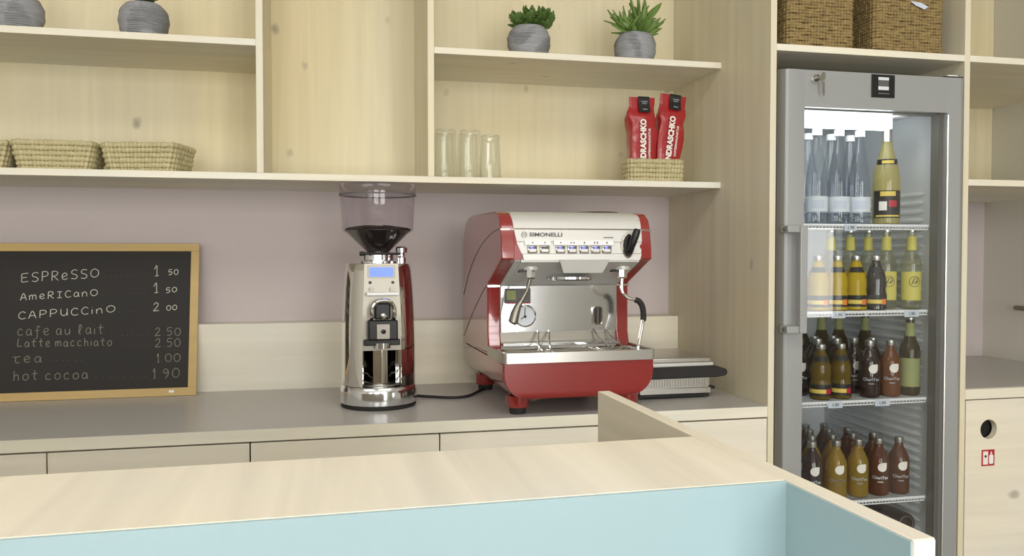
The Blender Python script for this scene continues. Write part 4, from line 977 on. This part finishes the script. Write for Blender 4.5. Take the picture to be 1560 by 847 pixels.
# ------------------------------------------------------------------ woven baskets
def rrpath(hx, hy, r, n):
    """n points evenly along a rounded rectangle, corner radius r"""
    pts = rrect(-hx, hx, -hy, hy, r, 6); pts.append(pts[0]); d = [0]
    for a, b in zip(pts, pts[1:]): d.append(d[-1]+math.hypot(b[0]-a[0], b[1]-a[1]))
    out = []; j = 0
    for i in range(n):
        s_ = d[-1]*i/n
        while d[j+1] < s_: j += 1
        f = (s_-d[j])/max(1e-9, d[j+1]-d[j]); out.append((pts[j][0]+(pts[j+1][0]-pts[j][0])*f, pts[j][1]+(pts[j+1][1]-pts[j][1])*f))
    return out
def coil(par, hx, hy, r, z, rad, st, mat, name='coil', tgt=None, seed=0, amp=.30, wob=0.):
    """one rope of the basket wall; stitches swell and pinch it"""
    rnd = random.Random(seed); per = 4; n = st*per; P = rrpath(hx, hy, r, n); m = tgt or MB()
    jj = [rnd.uniform(.85, 1.15) for _ in range(st)]
    rr2 = [rad*(1+amp*(math.sin(PI*((i % per)+.5)/per)-.6))*jj[i//per] for i in range(n)]
    wv = rnd.uniform(0, 6.28); m.tube([(a, b, z+wob*rad*(math.sin(a*55+wv)+.6*math.sin(b*90+a*130+2*wv))) for a, b in P], rr2, 6, closed=True)
    return None if tgt else m.build(name, mat, par, ang=80)
def straw_basket(label, loc, rz, hx, hy, h, rows, group, flare=.012):
    t = thing('straw_basket', label, 'basket', loc, R(rz), group=group); rad = h/rows/2
    for i in range(rows):
        f = flare*(i/(rows-1)); per = 2*(hx+hy)*2
        coil(t, hx-flare+f-rad, hy-flare+f-rad, .022, rad+i*2*rad, rad*1.16, int(per/.0125), 'straw', seed=i, amp=.55)
    hx2, hy2 = hx-flare-rad, hy-flare-rad
    MB().prism(rrect(-hx2, hx2, -hy2, hy2, .02), 'z', .001, .005).build('bottom', 'straw', t)
    return t
sb = 'flat straw baskets on the lower left shelf'
straw_basket('straw basket standing square between its neighbours on the lower left shelf', (-1.957, .435, 1.5564), 0, .1065, .085, .082, 6, sb)
straw_basket('straw basket turned at an angle, rightmost on the lower left shelf', (-1.725, .432, 1.5564), -13, .108, .085, .082, 6, sb)
straw_basket('straw basket cut off by the left edge of the frame', (-2.178, .455, 1.5564), 3, .1065, .085, .082, 6, sb)
straw_basket('small straw basket holding the two red coffee bags', (-.217, .372, 1.5564), 0, .0945, .050, .071, 5, 'small straw baskets', flare=.002)
def grass_basket(label, loc, hx, hy, h, rows, seed):
    t = thing('seagrass_basket', label, 'basket', loc, 0, group='brown seagrass baskets above the fridge'); m = MB(); rad = h/rows/2
    for i in range(rows):
        coil(t, hx-rad, hy-rad, .016, rad+i*2*rad, rad*1.15, int(4*(hx+hy)/.010), None, tgt=m, seed=seed+i, amp=.65, wob=.22)
    w_ = m.build('woven_wall', 'seagrass', t, ang=80); w_['kind'] = 'stuff'
    MB().prism(rrect(-hx+.004, hx-.004, -hy+.004, hy-.004, .008), 'z', .001, .006).build('bottom', 'seagrass', t)
    return t
grass_basket('dark seagrass basket on the left above the fridge', (.150, .20, 1.9185), .1085, .185, .22, 26, 50)
b2 = grass_basket('dark seagrass basket with a small grey tag, on the right above the fridge', (.443, .205, 1.9185), .1195, .185, .22, 26, 90)
MB().add([(-.005, -.190, .152), (.030, -.190, .149), (.052, -.196, .136), (.040, -.194, .128), (.012, -.190, .140)], [(0, 1, 2, 3, 4)]).build('paper_tag', 'tag', b2, smooth=False, fix=False)

# ------------------------------------------------------------------ red coffee bags
def bag(label, loc, rz, tilt, seed):
    t = thing('coffee_bag', label, 'bag', loc, R(rz), group='red coffee bags in the small basket'); t.rotation_euler[1] = R(tilt)
    rnd = random.Random(seed); nx, nz = 10, 22; hw, hd, H = .0440, .026, .262; m = MB(); ring_ = []
    ph = [(rnd.uniform(30, 90), rnd.uniform(30, 110), rnd.uniform(0, 6.28)) for _ in range(7)]
    P = rrect(-1, 1, -1, 1, .35, 3); n = len(P); vs = []
    for i in range(nz+1):
        s_ = i/nz; z = H*s_
        dd = hd*(1 if s_ < .62 else max(.10, 1-(s_-.62)/.30)) if s_ < .94 else hd*.10
        ww = hw*(.86+.14*min(1, s_/.42)**1.5)*(1-.03*(s_ > .85))
        for k, (a, b) in enumerate(P):
            x, y = a*ww, b*dd; nrm = sum(math.sin(x*p_+z*q_+y*60+o3) for p_, q_, o3 in ph)*.0009*(1.5 if .45 < s_ < .88 else .6)*min(1, s_*3)
            L_ = math.hypot(x, y)+1e-6; vs.append((x+x/L_*nrm, y+y/L_*nrm*(1 if s_ < .9 else .2), z))
    fs = [(i*n+k, i*n+(k+1) % n, (i+1)*n+(k+1) % n, (i+1)*n+k) for i in range(nz) for k in range(n)]+[tuple(reversed(range(n))), tuple(nz*n+k for k in range(n))]
    m.add(vs, fs); m.build('foil_bag', 'bagred', t, ang=28)
    # black closing label folded over the top
    pts = [(-.0035, H+.0022), (-.0062, H-.004), (-.0075, H-.020), (-.0135, H-.0385), (-.0175, H-.049)]
    vs = []; 
    for x in (-.014, .024):
        vs += [(x, y-.0015, z) for y, z in pts]
    k5 = len(pts); l_ = MB().add(vs, [(i, i+1, k5+i+1, k5+i) for i in range(k5-1)]).build('closing_label', 'blackprint', t, fix=False, smooth=False)
    for j, (s2_, zz, sz) in enumerate((('COLUMBIA', H-.015, .0042), ('SPECIAL', H-.021, .0042), ('ESPRESSO', H-.040, .0036))):
        yy = -.0105 if j < 2 else -.0175
        text(s2_, sz, 'paper', l_, (.006, yy, zz), name='label_lettering')
    nm = text('ANDRASCHKO', .0255, 'white', t, (-.005, -.0320, .112), rot=(R(90), R(-90), 0), name='bag_lettering', sx=.88, bold=.0012)
    n2_ = text('KAFFEEMANUFAKTUR', .0098, 'white', t, (.0150, -.0320, .112), rot=(R(90), R(-90), 0), name='bag_lettering', sx=1.0, bold=.0002)
    return t
bag('upright red coffee bag, left one in the small basket', (-.256, .369, 1.5640), 0, 0, 4)
bag('red coffee bag leaning to the right in the small basket', (-.178, .372, 1.578), 0, 7, 9)
